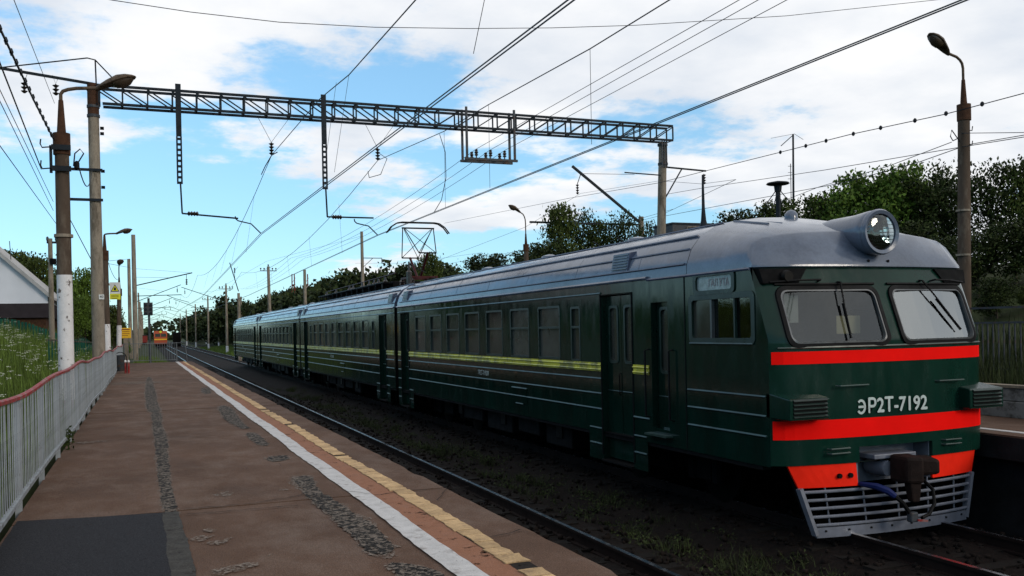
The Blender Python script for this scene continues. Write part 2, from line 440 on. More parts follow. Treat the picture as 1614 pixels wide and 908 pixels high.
def wall(mb, u0, u1, v0, v1, holes, fmap, du=None, dv=None, depth=0.06):
    """a wall sheet in (u, v) with openings; fmap(u, v, inset) -> point"""
    us = {u0, u1}; vs = {v0, v1}
    for a, b, c, d in holes: us |= {a, b}; vs |= {c, d}
    if du: us |= set(np.round(np.arange(u0, u1, du), 4).tolist())
    if dv: vs |= set(np.round(np.arange(v0, v1, dv), 4).tolist())
    us, vs = sorted(us), sorted(vs)
    idx = {}
    def vid(u, v, w=0.0):
        k = (round(u, 4), round(v, 4), w)
        if k not in idx: idx[k] = len(mb.v); mb.v.append(tuple(fmap(u, v, w)))
        return idx[k]
    def inside(u, v): return any(a < u < b and c < v < d for a, b, c, d in holes)
    for i in range(len(us) - 1):
        for j in range(len(vs) - 1):
            a, b, c, d = us[i], us[i + 1], vs[j], vs[j + 1]
            mid = inside((a + b) / 2, (c + d) / 2)
            if not mid: mb.f.append((vid(a, c), vid(b, c), vid(b, d), vid(a, d)))
            else:
                for (p, q, nu, nv) in (((a, c), (b, c), 0, -1), ((a, d), (b, d), 0, 1), ((a, c), (a, d), -1, 0), ((b, c), (b, d), 1, 0)):
                    cu, cv = (p[0] + q[0]) / 2 + nu * 1e-3, (p[1] + q[1]) / 2 + nv * 1e-3
                    if not inside(cu, cv):
                        mb.f.append((vid(*p), vid(*q), vid(*q, depth), vid(*p, depth)))


def rrect(x0, x1, z0, z1, r, n=4):
    pts = []
    for cx, cz, a0 in ((x1 - r, z1 - r, 0), (x0 + r, z1 - r, 90), (x0 + r, z0 + r, 180), (x1 - r, z0 + r, 270)):
        for k in range(n + 1):
            a = R(a0 + 90 * k / n); pts.append((cx + r * math.cos(a), cz + r * math.sin(a)))
    return pts


def ring(mb, outer, inner, fmap, w0, w1):
    """a flat frame between two loops, with thickness w0..w1 (fmap inset)"""
    n = len(outer); k = len(mb.v)
    for loop, w in ((outer, w1), (outer, w0), (inner, w0), (inner, w1)):
        for p in loop: mb.v.append(tuple(fmap(p[0], p[1], w)))
    for q in range(4):
        for i in range(n):
            j = (i + 1) % n; a, b = q * n, ((q + 1) % 4) * n
            mb.f.append((k + a + i, k + a + j, k + b + j, k + b + i))


def sag(a, b, d, n=10):
    a, b = Vector(a), Vector(b)
    return [a.lerp(b, i / n) - Vector((0, 0, 4 * d * (i / n) * (1 - i / n))) for i in range(n + 1)]


# ------------------------------------------------------------------ terrain
def sstep(a, b, x):
    t = min(1, max(0, (x - a) / (b - a))); return t * t * (3 - 2 * t)


PL = lambda y: -1.08 - 0.0045 * max(0, min(y, 62))     # left platform edge
PR = lambda y: 2.86 - 0.0045 * max(0, min(y, 62))      # right platform edge
PEND = 60.5


def gz(x, y):
    le = PL(y) - 0.12
    wob = 0.10 * math.sin(x * 0.9 + y * 0.23) + 0.07 * math.sin(y * 0.61 - x * 0.4)
    if x < le:
        t = le - x
        near = 1.02 + 0.50 * min(t, 3.7) + 0.12 * min(max(t - 3.7, 0), 4) + wob * min(1, t)
        far = 0.9 + 0.12 * min(t, 8) + wob
        return near + (far - near) * sstep(64, 95, y)
    if x < 2.7:
        return -0.45 + (0.75 * sstep(2.5, 0.2, x) if y > PEND + 0.6 else 0)
    if x < 13.25:
        return -0.45 + 0.25 * sstep(98, 104, y) * sstep(10.9, 11.8, x)
    t = x - 13.25
    near = 1.15 + 0.08 * min(t, 3.7) + 0.30 * min(max(t - 3.7, 0), 9) + 0.08 * min(max(t - 12.7, 0), 40) + wob * min(1, t)
    far = -0.2 + 0.16 * min(max(t - 2, 0), 30) + wob
    return near + (far - near) * sstep(70, 110, y)


def build_ground():
    xs = [-3500, -900, -300, -120, -70, -45, -30, -22, -17, -14, -12, -10, -9, -8, -7, -6.3, -5.7, -5.2, -4.7, -4.2, -3.7, -3.2, -2.8, -2.4,
          -2.0, -1.75, -1.6, -1.45, -1.3, -0.6, 0.2, 1.0, 1.8, 2.5, 2.75, 6, 10.9, 11.3, 11.8, 12.6, 13.2, 13.3, 13.8, 14.5, 15.5, 16.5, 17.2, 18, 19, 20.5, 22, 24, 26,
          29, 33, 38, 45, 55, 70, 95, 140, 250, 500, 1200, 3500]
    ys = [-300, -120, -60] + list(range(-40, 130, 3)) + list(range(130, 320, 10)) + [340, 380, 450, 600, 900, 1500, 3000, 7000]
    V = [(x, y, gz(x, y)) for y in ys for x in xs]
    n = len(xs)
    F = [(j * n + i, j * n + i + 1, (j + 1) * n + i + 1, (j + 1) * n + i) for j in range(len(ys) - 1) for i in range(n - 1)]
    me = np_mesh('ground', np.array(V), np.array(F), 'soil', True)
    o = inst(me, 'ground'); tag(o, kind='structure')
build_ground()


def build_bed():
    xs = np.concatenate([[2.5], np.arange(2.9, 10.9, 0.22), [11.05]])
    ys = np.concatenate([np.arange(-30, 4, 2.0), np.arange(4, 40, 0.3), np.arange(40, 100, 1.5), np.arange(100, 460, 20)])
    V = []
    for y in ys:
        for x in xs:
            d = min(abs(x - 4.55), abs(x - 9.15))
            z = -0.17 - 0.16 * sstep(1.2, 2.1, d)
            V.append((x, y, z + (random.uniform(-0.025, 0.025) if 4 < y < 100 else 0)))
    n = len(xs); m = len(ys)
    F = [(j * n + i, j * n + i + 1, (j + 1) * n + i + 1, (j + 1) * n + i) for j in range(m - 1) for i in range(n - 1)]
    o = inst(np_mesh('track_bed', np.array(V), np.array(F), 'ballast'), 'track_bed'); tag(o, kind='structure')
    # loose stones
    ico = bmesh.new(); bmesh.ops.create_icosphere(ico, subdivisions=1, radius=1)
    iv = np.array([v.co[:] for v in ico.verts]); ifc = np.array([[v.index for v in f.verts] for f in ico.faces]); ico.free()
    N = 4200
    P = np.stack([rng.uniform(3.2, 10.9, N), 5.5 + 38 * rng.random(N) ** 1.6, np.zeros(N)], 1)
    for i in range(N):
        d = min(abs(P[i, 0] - 4.55), abs(P[i, 0] - 9.15)); P[i, 2] = -0.15 - 0.16 * sstep(1.2, 2.1, d)
    S = rng.uniform(0.018, 0.05, (N, 1, 1)) * rng.uniform(0.6, 1.3, (N, 1, 3))
    V = (iv[None] * (1 + 0.25 * rng.standard_normal((N, len(iv), 1)))) * S + P[:, None]
    F = ifc[None] + (np.arange(N) * len(iv))[:, None, None]
    o = inst(np_mesh('ballast_stones', V.reshape(-1, 3), F.reshape(-1, 3), 'stone'), 'ballast_stones')
    tag(o, 'loose brown ballast stones strewn between the rails', 'gravel', kind='stuff')
build_bed()


def build_track(xc, y0, y1, nsl):
    t = thing('track', (xc, 0, 0), kind='structure')
    for s in (-0.76, 0.76):
        mb = MB()
        mb.box(s - 0.07, s + 0.07, y0, y1, -0.18, -0.155)
        mb.box(s - 0.012, s + 0.012, y0, y1, -0.155, -0.04)
        mb.box(s - 0.036, s + 0.036, y0, y1, -0.04, -0.004)
        r = mb.build('rail', 'railside', t)
        MB().box(s - 0.030, s + 0.030, y0, y1, -0.0035, 0.0).build('rail_head', 'railtop', r)
    me = MB().hexa([(-1.35, -.12, -.3), (1.35, -.12, -.3), (1.35, .12, -.3), (-1.35, .12, -.3), (-1.35, -.10, -.165), (1.35, -.10, -.165), (1.35, .10, -.165), (-1.35, .10, -.165)]).mesh('sleeper', 'sleeper')
    for i in range(nsl):
        inst(me, 'sleeper', t, (random.uniform(-.03, .03), 4 + i * 0.56, random.uniform(-.006, .006)))
    return t
build_track(4.55, -30, 460, 150)
build_track(9.15, -30, 460, 40)
build_track(13.9, 112, 460, 0)


# ------------------------------------------------------------------ near platform
def strip_mesh(name, m, parent, xl, xr, y0, y1, step, jit, z):
    """a painted strip along the platform with wavering hand-painted edges"""
    ys = np.arange(y0, y1, step); mb = MB(); pl = pr = None
    for y in ys:
        w = 0.010 * math.sin(y * 0.9) + 0.006 * math.sin(y * 2.3 + 1)
        a = (xl - 0.0045 * y + w + random.uniform(-jit, jit), y, z); b = (xr - 0.0045 * y + w + random.uniform(-jit, jit), y, z)
        mb.v += [a, b]
    for i in range(len(ys) - 1):
        k = 2 * i; mb.f.append((k, k + 1, k + 3, k + 2))
    return mb.build(name, m, parent)


BLOBZ = [0.0]


def blob(name, m, parent, pts, z, jit=0.02, sub=5, straight=False):
    """an irregular flat patch from an outline of (x, y), rounded and frayed at the rim"""
    n = len(pts); out = []; P = [Vector(p) for p in pts]
    BLOBZ[0] += .00012; z += BLOBZ[0]; drift = Vector((0, 0))
    for i in range(n):
        p0, p1, p2, p3 = P[i - 1], P[i], P[(i + 1) % n], P[(i + 2) % n]
        k = max(sub, int((p2 - p1).length / .035)); k = min(k, 60)
        for q in range(k):
            t = q / k
            c = .5 * ((2 * p1) + (p2 - p0) * t + (2 * p0 - 5 * p1 + 4 * p2 - p3) * t * t + (3 * p1 - p0 - 3 * p2 + p3) * t ** 3)
            if straight: c = p1.lerp(p2, t)
            drift = drift * .72 + Vector((random.uniform(-jit, jit), random.uniform(-jit, jit) * 1.6)) * .6
            out.append((c.x + drift.x + random.uniform(-jit, jit) * .3, c.y + drift.y + random.uniform(-jit, jit) * .4, z))
    mb = MB(); mb.v = out; mb.f = [tuple(range(len(out)))]
    o = mb.build(name, m, parent)
    bm = bmesh.new(); bm.from_mesh(o.data); bmesh.ops.triangulate(bm, faces=bm.faces, ngon_method='EAR_CLIP')
    for f in bm.faces:
        if f.normal.z < 0: f.normal_flip()
    bm.to_mesh(o.data); bm.free()
    return o


def build_platform():
    P = thing('platform', (0, 0, 0), kind='structure')
    j = [-8, -3.3, 2.9, 9.05, 15.25, 21.4, 27.6, 33.8, 40, 46.2, 52.4, PEND]
    for k in range(len(j) - 1):
        y0, y1 = j[k] + 0.012, j[k + 1] - 0.012
        top = 1.1 + random.uniform(-.004, .004); mb = MB(); ys = np.linspace(y0, y1, 25)
        e = [PR(y) + random.uniform(-.014, .006) - (0.035 if random.random() < .08 else 0) for y in ys]
        n = len(ys)
        for y, x in zip(ys, e):
            mb.v += [(PL(y), y, top), (x, y, top), (x - .012, y, top - .03), (x - .03, y, top - .32), (PL(y), y, top - .32)]
        for i in range(n - 1):
            for q in range(5):
                a, b = i * 5 + q, i * 5 + (q + 1) % 5
                mb.f.append((a, b, b + 5, a + 5))
        mb.f.append((0, 1, 2, 3, 4)); mb.f.append(tuple(5 * (n - 1) + q for q in (4, 3, 2, 1, 0)))
        mb.build('slab', 'slab', P)
    MB().hexa([(PL(0) + .1, -8, -.4), (2.45, -8, -.4), (2.18, PEND, -.4), (PL(60) + .1, PEND, -.4), (PL(0) + .1, -8, .775), (2.45, -8, .775), (2.18, PEND, .775), (PL(60) + .1, PEND, .775)]).build('foundation', 'slabside', P)
    strip_mesh('orange_band', 'orange', P, 2.06, 2.33, -8, PEND, .22, .012, 1.108)
    strip_mesh('white_line', 'whiteline', P, 1.885, 2.075, -8, PEND, .16, .007, 1.112)
    # worn ochre edge tiles, each one its own slightly chipped piece
    y = 2.0; k = 0
    while y < 52:
        L = random.uniform(.17, .27); w = 0.010 * math.sin(y * 0.9) - 0.0045 * y
        if random.random() > .09:
            a, b = 2.295 + w + random.uniform(-.012, .012), 2.455 + w + random.uniform(-.012, .012)
            mb = MB(); h = 1.1155 + random.uniform(0, .003); c = lambda: random.uniform(-.012, .012)
            top = [(a + c(), y + .005), ((a + b) / 2, y + .005 + c()), (b + c(), y + .005), (b + c(), y + L / 2), (b + c(), y + L - .006), ((a + b) / 2, y + L - .006 + c() * .6), (a + c(), y + L - .006), (a + c(), y + L / 2)]
            mb.v = [(p[0], p[1], h) for p in top] + [(p[0], p[1], 1.109) for p in top]
            mb.f = [tuple(range(8))] + [(i, (i + 1) % 8, 8 + (i + 1) % 8, 8 + i) for i in range(8)]
            mb.build('tile', 'tile', P)
        y += L; k += 1
    strip_mesh('tile_bed', 'crack', P, 2.30, 2.45, 2, 52, .3, .004, 1.1095)
    strip_mesh('far_tile_row', 'tile', P, 2.30, 2.43, 52, PEND, .3, .01, 1.113)
    # asphalt patch in the near corner with its cement seam
    blob('asphalt_patch', 'patch', P, [(-1.06, -8), (.16, -8), (.16, 3), (.13, 9.0), (-.5, 9.08), (-1.1, 9.2), (-1.07, 4)], 1.1072, .006, 8, True)
    blob('cement_seam', 'concstrip', P, [(.12, -8), (.29, -8), (.30, 4), (.25, 9.0), (.10, 9.0), (.13, 4)], 1.1078, .012, 8, True)
    # crumbled tar repairs along the middle
    def G(*px): return [tuple(at(x, y, Z=1.1)[:2]) for x, y in px]
    for o in ([(245, 690), (262, 690), (266, 730), (272, 775), (277, 806), (258, 806), (252, 770), (248, 730)],
              [(240, 652), (254, 652), (256, 672), (262, 689), (244, 689), (241, 668)],
              [(230, 612), (243, 612), (247, 630), (252, 648), (234, 648), (230, 630)],
              [(232, 596), (238, 596), (242, 611), (230, 611)]):
        g_ = G(*o); cx_, cy_ = sum(q[0] for q in g_) / len(g_), sum(q[1] for q in g_) / len(g_)
        blob('worn_rim', 'pale', P, [(cx_ + (q[0] - cx_) * 1.22, cy_ + (q[1] - cy_) * 1.05) for q in g_], 1.1052, .026, 6)
        blob('worn_patch', 'crumb', P, g_, 1.1066, .018, 6)
    for o in ([(463, 755), (490, 753), (505, 775), (540, 797), (585, 828), (617, 862), (606, 876), (578, 868), (545, 835), (505, 800), (478, 775)],
              [(345, 642), (362, 642), (384, 668), (394, 675), (378, 674), (355, 660)],
              [(388, 685), (402, 684), (422, 700), (408, 702)],
              [(420, 722), (446, 719), (453, 725), (428, 728)],
              [(318, 612), (330, 612), (332, 620), (320, 620)],
              [(612, 890), (650, 893), (690, 908), (720, 940), (660, 940), (625, 908)]):
        g_ = G(*o); cx_, cy_ = sum(q[0] for q in g_) / len(g_), sum(q[1] for q in g_) / len(g_)
        blob('worn_rim', 'pale', P, [(cx_ + (q[0] - cx_) * 1.22, cy_ + (q[1] - cy_) * 1.05) for q in g_], 1.1052, .034, 6)
        blob('worn_patch', 'crumb', P, g_, 1.1066, .03, 6)
    for o in ([(336, 780), (362, 776), (368, 781), (345, 784)], [(300, 850), (318, 844), (336, 846), (316, 855)], [(326, 857), (348, 851), (370, 848), (352, 858)],
              [(335, 900), (400, 888), (408, 892), (350, 908)], [(440, 773), (456, 771), (455, 774), (441, 775)], [(410, 878), (424, 873), (426, 877)],
              [(325, 835), (338, 834), (342, 838), (328, 839)], [(176, 604), (248, 601), (247, 604.5), (178, 606.5)], [(122, 698), (165, 695), (165, 697.5), (122, 700)]):
        blob('scuff', 'pale', P, G(*o), 1.1060, .022, 6)
    # cracks
    for line in ([(293, 804), (350, 800), (400, 795), (450, 787), (480, 780)], [(295, 812), (380, 806), (470, 799)], [(150, 697), (200, 694), (245, 692)],
                 [(262, 690), (330, 689)], [(160, 650), (240, 648), (330, 643), (350, 640)], [(440, 730), (448, 745), (462, 755)], [(690, 790), (705, 772), (740, 768)],
                 [(540, 775), (600, 782), (640, 775), (716, 770)], [(595, 876), (612, 890)], [(180, 622), (232, 620), (320, 616)], [(770, 850), (820, 838), (850, 846)]):
        pts = [at(x, y, Z=1.1) for x, y in line]; mb = MB(); fine = []
        for a, b in zip(pts, pts[1:]):
            q = max(2, int((b - a).length / .07))
            fine += [a.lerp(b, i / q) + Vector((random.uniform(-.012, .012), random.uniform(-.03, .03), 0)) for i in range(q)]
        fine.append(pts[-1])
        for i, p in enumerate(fine):
            w = random.uniform(.003, .012)
            mb.v += [(p.x, p.y - w, 1.1132), (p.x, p.y + w, 1.1132)]
            if i: mb.f.append((2 * i - 2, 2 * i, 2 * i + 1, 2 * i - 1))
        mb.build('crack', 'crack', P)
build_platform()


def build_far_platform():
    P = thing('opposite_platform', (0, 0, 0), kind='structure')
    for k in range(16):
        y0, y1 = -4 + 6.2 * k, 2.18 + 6.2 * k
        MB().box(11.05, 13.3, y0, y1, .78, 1.1).build('slab', 'slab', P)
    MB().box(11.3, 13.3, -4, 95, -.4, .78).build('foundation', 'slabside', P)
    MB().box(11.03, 11.046, -4, 95, .76, 1.075).build('edge_face', 'slabside', P)
    MB().box(11.36, 11.5, -4, 95, 1.1, 1.106).build('white_line', 'whiteline', P)
    w = thing('parapet_wall', (13.1, -4, 1.1), 'low flaking whitewashed wall along the back of the opposite platform', 'wall')
    for k in range(32):
        MB().box(13.02, 13.22, -4 + 3.1 * k, -.912 + 3.1 * k, 1.1, 1.36).build('lower_block', 'wallwhite', w, w=True, bevel=.01)
        MB().box(13.06, 13.20, -4 + 3.1 * k + .6, -.912 + 3.1 * k + .6, 1.37, 1.58).build('upper_block', 'wallwhite', w, w=True, bevel=.01)
    MB().box(13.04, 13.23, -4, 95.5, 1.585, 1.63).build('coping', 'concrete', w, w=True)
build_far_platform()

# ------------------------------------------------------------------ the train
HW = 1.80
XC = 7.35 + HW
YN = 9.62
PROF = [(1.80, 3.44), (1.79, 3.60), (1.71, 3.82), (1.55, 4.02), (1.28, 4.17), (.95, 4.26), (.5, 4.32), (0, 4.34)]
PROF = [(-x, z) for x, z in PROF] + [(x, z) for x, z in PROF[-2::-1]]


def yfront(u, z):
    a = abs(u) / HW
    return max(0, z - 2.5) / .95 * .36 - .20 * (1 - a * a) + .10 * a ** 16 - .04


def win_mesh(w, z0, z1, bar=True):
    f = lambda u, v, d: (d, u, v)
    mb = MB()
    ring(mb, rrect(-w / 2 - .012, w / 2 + .012, z0 - .012, z1 + .012, .05, 3), rrect(-w / 2 + .03, w / 2 - .03, z0 + .03, z1 - .03, .03, 3), f, -.006, .05)
    if bar: mb.box(.0, .04, -w / 2 + .03, w / 2 - .03, 2.70, 2.73)
    fr = mb.mesh('window', 'frame', True)
    p = MB().box(.035, .05, -w / 2 + .02, w / 2 - .02, z0 + .02, z1 - .02)
    hi = MB().box(-.006, .03, -w / 2 + .03, w / 2 - .03, 2.728, 2.742)
    return fr, p.mesh('pane', 'pane'), p.mesh('pane', 'pane2'), hi.mesh('transom', 'rib')


WIDE = win_mesh(1.04, 2.12, 3.13)
NARROW = win_mesh(.38, 2.10, 3.09)


def add_window(car, kind, yc, alt=False):
    fr, pa, pb, hi = kind
    o = inst(fr, 'window', car, (-HW, yc, 0))
    inst(pb if alt else pa, 'pane', o); inst(hi, 'transom', o)
    return o


def add_door(car, y0, y1, leaves, z0=.46, z1=3.24, win=(2.12, 3.05), ww=.28):
    """door leaves set back in their opening"""
    n = leaves; L = (y1 - y0) / n
    for i in range(n):
        a, b = y0 + i * L + .006, y0 + (i + 1) * L - .006; c = (a + b) / 2
        mb = MB(); wall(mb, a, b, z0, z1, [(c - ww / 2, c + ww / 2, *win)], lambda u, v, w: (-HW + .10 + w, u, v), depth=.03)
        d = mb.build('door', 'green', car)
        MB().box(-HW + .122, -HW + .132, c - ww / 2, c + ww / 2, *win).build('pane', 'pane', d)
        mb = MB(); ring(mb, rrect(c - ww / 2 - .03, c + ww / 2 + .03, win[0] - .03, win[1] + .03, .07, 3), rrect(c - ww / 2 + .015, c + ww / 2 - .015, win[0] + .015, win[1] - .015, .06, 3), lambda u, v, w: (-HW + .10 + w, u, v), -.012, .02)
        mb.build('window_frame', 'frame', d)
        MB().tube([(-HW + .095, a + .02, 1.62), (-HW + .095, b - .02, 1.62)], .008, 5).build('trim', 'rib', d)
        MB().tube([(-HW + .10, a + .05, 1.55), (-HW + .075, a + .05, 1.58), (-HW + .075, a + .05, 1.9), (-HW + .10, a + .05, 1.93)], .009, 5).build('handle', 'grease', d)


BOGIE = {}
def add_bogie(car, yc):
    if not BOGIE:
        mb = MB()
        for s in (-1, 1):
            mb.hexa([(s * 1.02 - .06, -1.75, .42), (s * 1.02 + .06, -1.75, .42), (s * 1.02 + .06, 1.75, .42), (s * 1.02 - .06, 1.75, .42), (s * 1.02 - .06, -1.6, .62), (s * 1.02 + .06, -1.6, .62), (s * 1.02 + .06, 1.6, .62), (s * 1.02 - .06, 1.6, .62)])
            for y in (-1.3, 1.3):
                mb.box(s * 1.02 - .12, s * 1.02 + .12, y - .19, y + .19, .32, .66)
                for q in (-.33, .33): mb.lathe([(.09, .3), (.09, .66)], 8, (s * 1.1, y + q, 0))
            mb.box(s * 1.12 - .09, s * 1.12 + .09, -.4, .4, .35, .75)
        mb.box(-1.0, 1.0, -.2, .2, .45, .7)
        BOGIE['f'] = mb.mesh('bogie', 'black')
        BOGIE['w'] = MB().lathe([(.05, -.09), (.46, -.08), (.50, -.06), (.525, -.055), (.525, -.02), (.475, 0), (.475, .07), (.40, .075), (.12, .05), (.10, .1)], 28, axis='x').mesh('wheel', 'grease', True)
    b = inst(BOGIE['f'], 'bogie', car, (0, yc, 0))
    for y in (-1.3, 1.3):
        for s in (-1, 1):
            inst(BOGIE['w'], 'wheel', b, (s * .76, y, .475), rot=(0, 0, 0 if s < 0 else math.pi))


def roof_loft(secs):
    mb = MB(); n = len(secs[0])
    for s in secs: mb.v += s
    for i in range(len(secs) - 1):
        for j in range(n - 1): mb.f.append((i * n + j, i * n + j + 1, (i + 1) * n + j + 1, (i + 1) * n + j))
    return mb


def make_car(k, y0, L, label, cab, wins, doors, seed):
    """y0: world Y of the car's front end. Local y runs back along the train."""
    random.seed(seed)
    car = thing('railcar', (XC, y0, 0), label, 'railcar', 'cars of the green electric train')
    ZB = .88
    holes = [(c - .52, c + .52, 2.12, 3.13) for c in wins if c > 0] + [(-c - .19, -c + .19, 2.10, 3.09) for c in wins if c < 0]
    dh = [(a, b, ZB, 3.26) for a, b, n in doors]
    if cab: holes += [(.36, 1.84, 2.49, 3.11), (2.48, 2.98, 1.12, 3.08), (.78, 1.70, 3.17, 3.43)]
    def side(sg):
        def f(u, v, w):
            if cab and u < .3:
                yf = yfront(HW, v); u = yf + u * (.3 - yf) / .3
            return (sg * (HW - w), u, v)
        return f
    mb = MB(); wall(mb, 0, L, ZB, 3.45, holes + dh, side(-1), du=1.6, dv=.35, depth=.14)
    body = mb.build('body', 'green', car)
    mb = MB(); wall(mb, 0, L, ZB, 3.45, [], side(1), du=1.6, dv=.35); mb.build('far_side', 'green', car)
    MB().box(-HW + .02, HW - .02, .25 if cab else .0, L, ZB - .06, ZB + .02).build('floor', 'black', car)
    MB().box(-HW + .015, HW - .015, L - .05, L, ZB + .03, 3.5).build('end_wall', 'black', car)
    if not cab: MB().box(-HW + .015, HW - .015, 0, .05, ZB + .03, 3.5).build('end_wall', 'black', car)
    # gangway bellows towards the next car
    mb = MB()
    for q in range(5): mb.box(-.75, .75, L + .01 + q * .07, L + .05 + q * .07, 1.0, 3.3)
    mb.build('gangway', 'rubber', car)
    # roof
    if cab:
        rim0 = [(p[0] * 1.0, yfront(p[0], 3.45) + .02, 3.43) for p in PROF]
        rim = [(p[0] * 1.006, yfront(p[0], 3.45) - .05, 3.455) for p in PROF]
        band = [(p[0] * 1.006, yfront(p[0], 3.45) - .048, 3.455 + min(.035, (p[1] - 3.44) * .3)) for p in PROF]
        HA = {1.80: 0, 1.79: .17, 1.71: .31, 1.55: .385, 1.28: .43, .95: .46, .5: .48, 0: .49}
        arch = [(p[0] * .985, yfront(p[0] * .45, 3.45) + .25 + .05 * abs(p[0]), 3.458 + HA[abs(p[0])]) for p in PROF]
        arch2 = [(p[0] * .985, yfront(p[0] * .45, 3.45) + .285 + .05 * abs(p[0]), 3.466 + HA[abs(p[0])] * 1.03) for p in PROF]
        full = [(p[0] * .99, 1.10, 3.45 + .45 * HA[abs(p[0])] * 1.05 + (p[1] - 3.44) * .55) for p in PROF]
        cap = roof_loft([rim0, rim, band, arch, arch2, full, [(x, 1.93, z) for x, z in PROF]]).build('roof_cap', 'roof', car, smooth=True)
        ys = [1.93 + .012] + list(np.arange(3, L, 1.5)) + [L]
    else:
        ys = [0] + list(np.arange(1.5, L, 1.5)) + [L]
    secs = [[(x, y, z + random.uniform(-.006, .006)) for x, z in PROF] for y in ys]
    rf = roof_loft(secs).build('roof', 'roof', car, smooth=True)
    mb = MB(); mb.v = [(x, ys[-1], z) for x, z in PROF]; mb.f = [tuple(range(len(PROF)))]; mb.build('roof_end', 'rooftrim', rf)
    if not cab:
        mb = MB(); mb.v = [(x, 0, z) for x, z in PROF]; mb.f = [tuple(range(len(PROF)))]; mb.build('roof_end', 'rooftrim', rf)
    s0 = 1.98 if cab else .1
    for i, (px, pz) in enumerate(((-1.80, 3.615), (-1.71, 3.835), (-1.55, 4.035), (-1.10, 4.235), (1.1, 4.235), (1.55, 4.035))):
        MB().tube([(px, s0 if i != 0 else s0, pz), (px, L - .3, pz)], .017, 5).build('seam', 'rooftrim', rf)
    for y in np.arange(s0 + 1.4, L - 1, 2.35):
        MB().tube([(x * 1.0, y, z - .002) for x, z in PROF[1:-1]], .006, 4).build('seam', 'roof', rf)
    g0 = 3.05 if cab else 0
    MB().tube([(-HW - .02, g0, 3.47), (-HW - .02, L, 3.47)], .03, 6).build('gutter', 'roof', car)
    if cab: MB().tube([(-HW - .012, .4, 3.44), (-HW - .012, 3.05, 3.44)], .022, 6).build('gutter', 'rooftrim', car)
    MB().tube([(-HW - .006, doors[0][1] if cab else .1, 3.30), (-HW - .006, L - .1, 3.30)], .018, 5).build('upper_rib', 'rib', car)
    # louvre box on the roof shoulder near the ends
    for y in ([4.0] if cab else []) + [L - .9] + ([] if cab else [.6]):
        o = MB().hexa([(-1.80, y - .28, 3.62), (-1.80, y + .28, 3.62), (-1.62, y + .28, 3.60), (-1.62, y - .28, 3.60), (-1.74, y - .28, 3.93), (-1.74, y + .28, 3.93), (-1.5, y + .28, 3.97), (-1.5, y - .28, 3.97)]).build('roof_vent', 'rooftrim', car)
        for q in range(6):
            t = (q + .5) / 6; MB().box(-1.815 + .06 * t, -1.78 + .06 * t, y - .25, y + .25, 3.64 + .28 * t, 3.652 + .28 * t).build('slat', 'roof', o)
    for y in np.arange(6.5, L - 2, 4.3):
        MB().lathe([(.16, 4.30), (.16, 4.40), (.22, 4.41), (.20, 4.46), (.05, 4.50)], 12, (.0, y, 0)).build('ventilator', 'roof', car, smooth=True)
    # ribs and yellow band between the doors
    segs = []
    e = sorted(doors); prev = (3.06 if cab else .08)
    for a, b, n in e:
        segs.append((prev, a - .03)); prev = b + .03
    segs.append((prev, L - .06))
    for a, b in segs:
        if b - a < .15: continue
        yel = MB().box(-HW - .008, -HW + .004, a, b, 1.945, 2.095)
        yb = yel.build('yellow_band', 'yellow', car)
        for z in (1.975, 2.055): MB().tube([(-HW - .008, a, z), (-HW - .008, b, z)], .017, 6).build('rib', 'yellow', yb)
        for z in (1.82, 1.56, 1.29) if b - a > 2 else (1.80, 1.53, 1.25):
            if cab and a < 4 and z > 1.3: continue
            MB().tube([(-HW - .004, a, z), (-HW - .004, b, z)], .016, 5).build('rib', 'rib', car)
    # step wells below the doors
    for a, b, n in doors:
        add_door(car, a, b, n)
        mb = MB(); wall(mb, max(a - .45, .05), min(b + .55, L - .05), .40, ZB, [(a, b, .40, ZB)], side(-1), depth=.14)
        w = mb.build('step_well', 'green', car)
        for z in (.95, .68):
            for q0, q1 in ((max(a - .43, .07), a - .04), (b + .04, min(b + .5, L - .07))):
                if q1 > q0: MB().tube([(-HW - .004, q0, z), (-HW - .004, q1, z)], .015, 5).build('rib', 'rib', w)
        MB().box(-HW - .05, -HW + .3, a, b, .40, .43).build('step', 'black', w)
        MB().tube([(-HW - .004, a - .02, .5), (-HW - .004, a - .02, 3.27), (-HW - .004, b + .02, 3.27), (-HW - .004, b + .02, .5)], .016, 5).build('door_surround', 'rubber', car)
    for i, c in enumerate(wins):
        add_window(car, WIDE if c > 0 else NARROW, abs(c), alt=(i in (5, 6)))
    # running gear and boxes under the floor
    add_bogie(car, 3.4 if not cab else 3.9); add_bogie(car, L - 3.3)
    y = 6.6
    for q in range(4):
        w = random.uniform(1.1, 1.9)
        MB().box(-1.5, 1.5, y, y + w, .34 + .1 * (q % 2), ZB - .06).build('equipment_box', 'black', car, bevel=.03); y += w + .35
    for q in range(3):
        yy = 7 + q * 3.1
        mb = MB().box(-1.53, -1.5, yy, yy + .28, .52, .78).build('box_lid', 'grease', car)
    h = MB().box(-HW - .012, -HW + .01, 8.1, 8.9, 1.14, 1.44).build('hatch', 'green', car)
    MB().tube([(-HW - .014, 8.08, 1.46), (-HW - .014, 8.92, 1.46)], .016, 5).build('trim', 'rib', h)
    MB().tube([(-HW - .014, 8.3, 1.13), (-HW - .014, 8.7, 1.13)], .014, 5).build('trim', 'rib', h)
    me = text_mesh('ЭР2Т-719%d' % (209 - k), .16, 'letter', .002, .0, .8)
    inst(me, 'lettering', car, (-HW - .008, 10.75, 1.69), (R(90), 0, R(-90)))
    return car, body


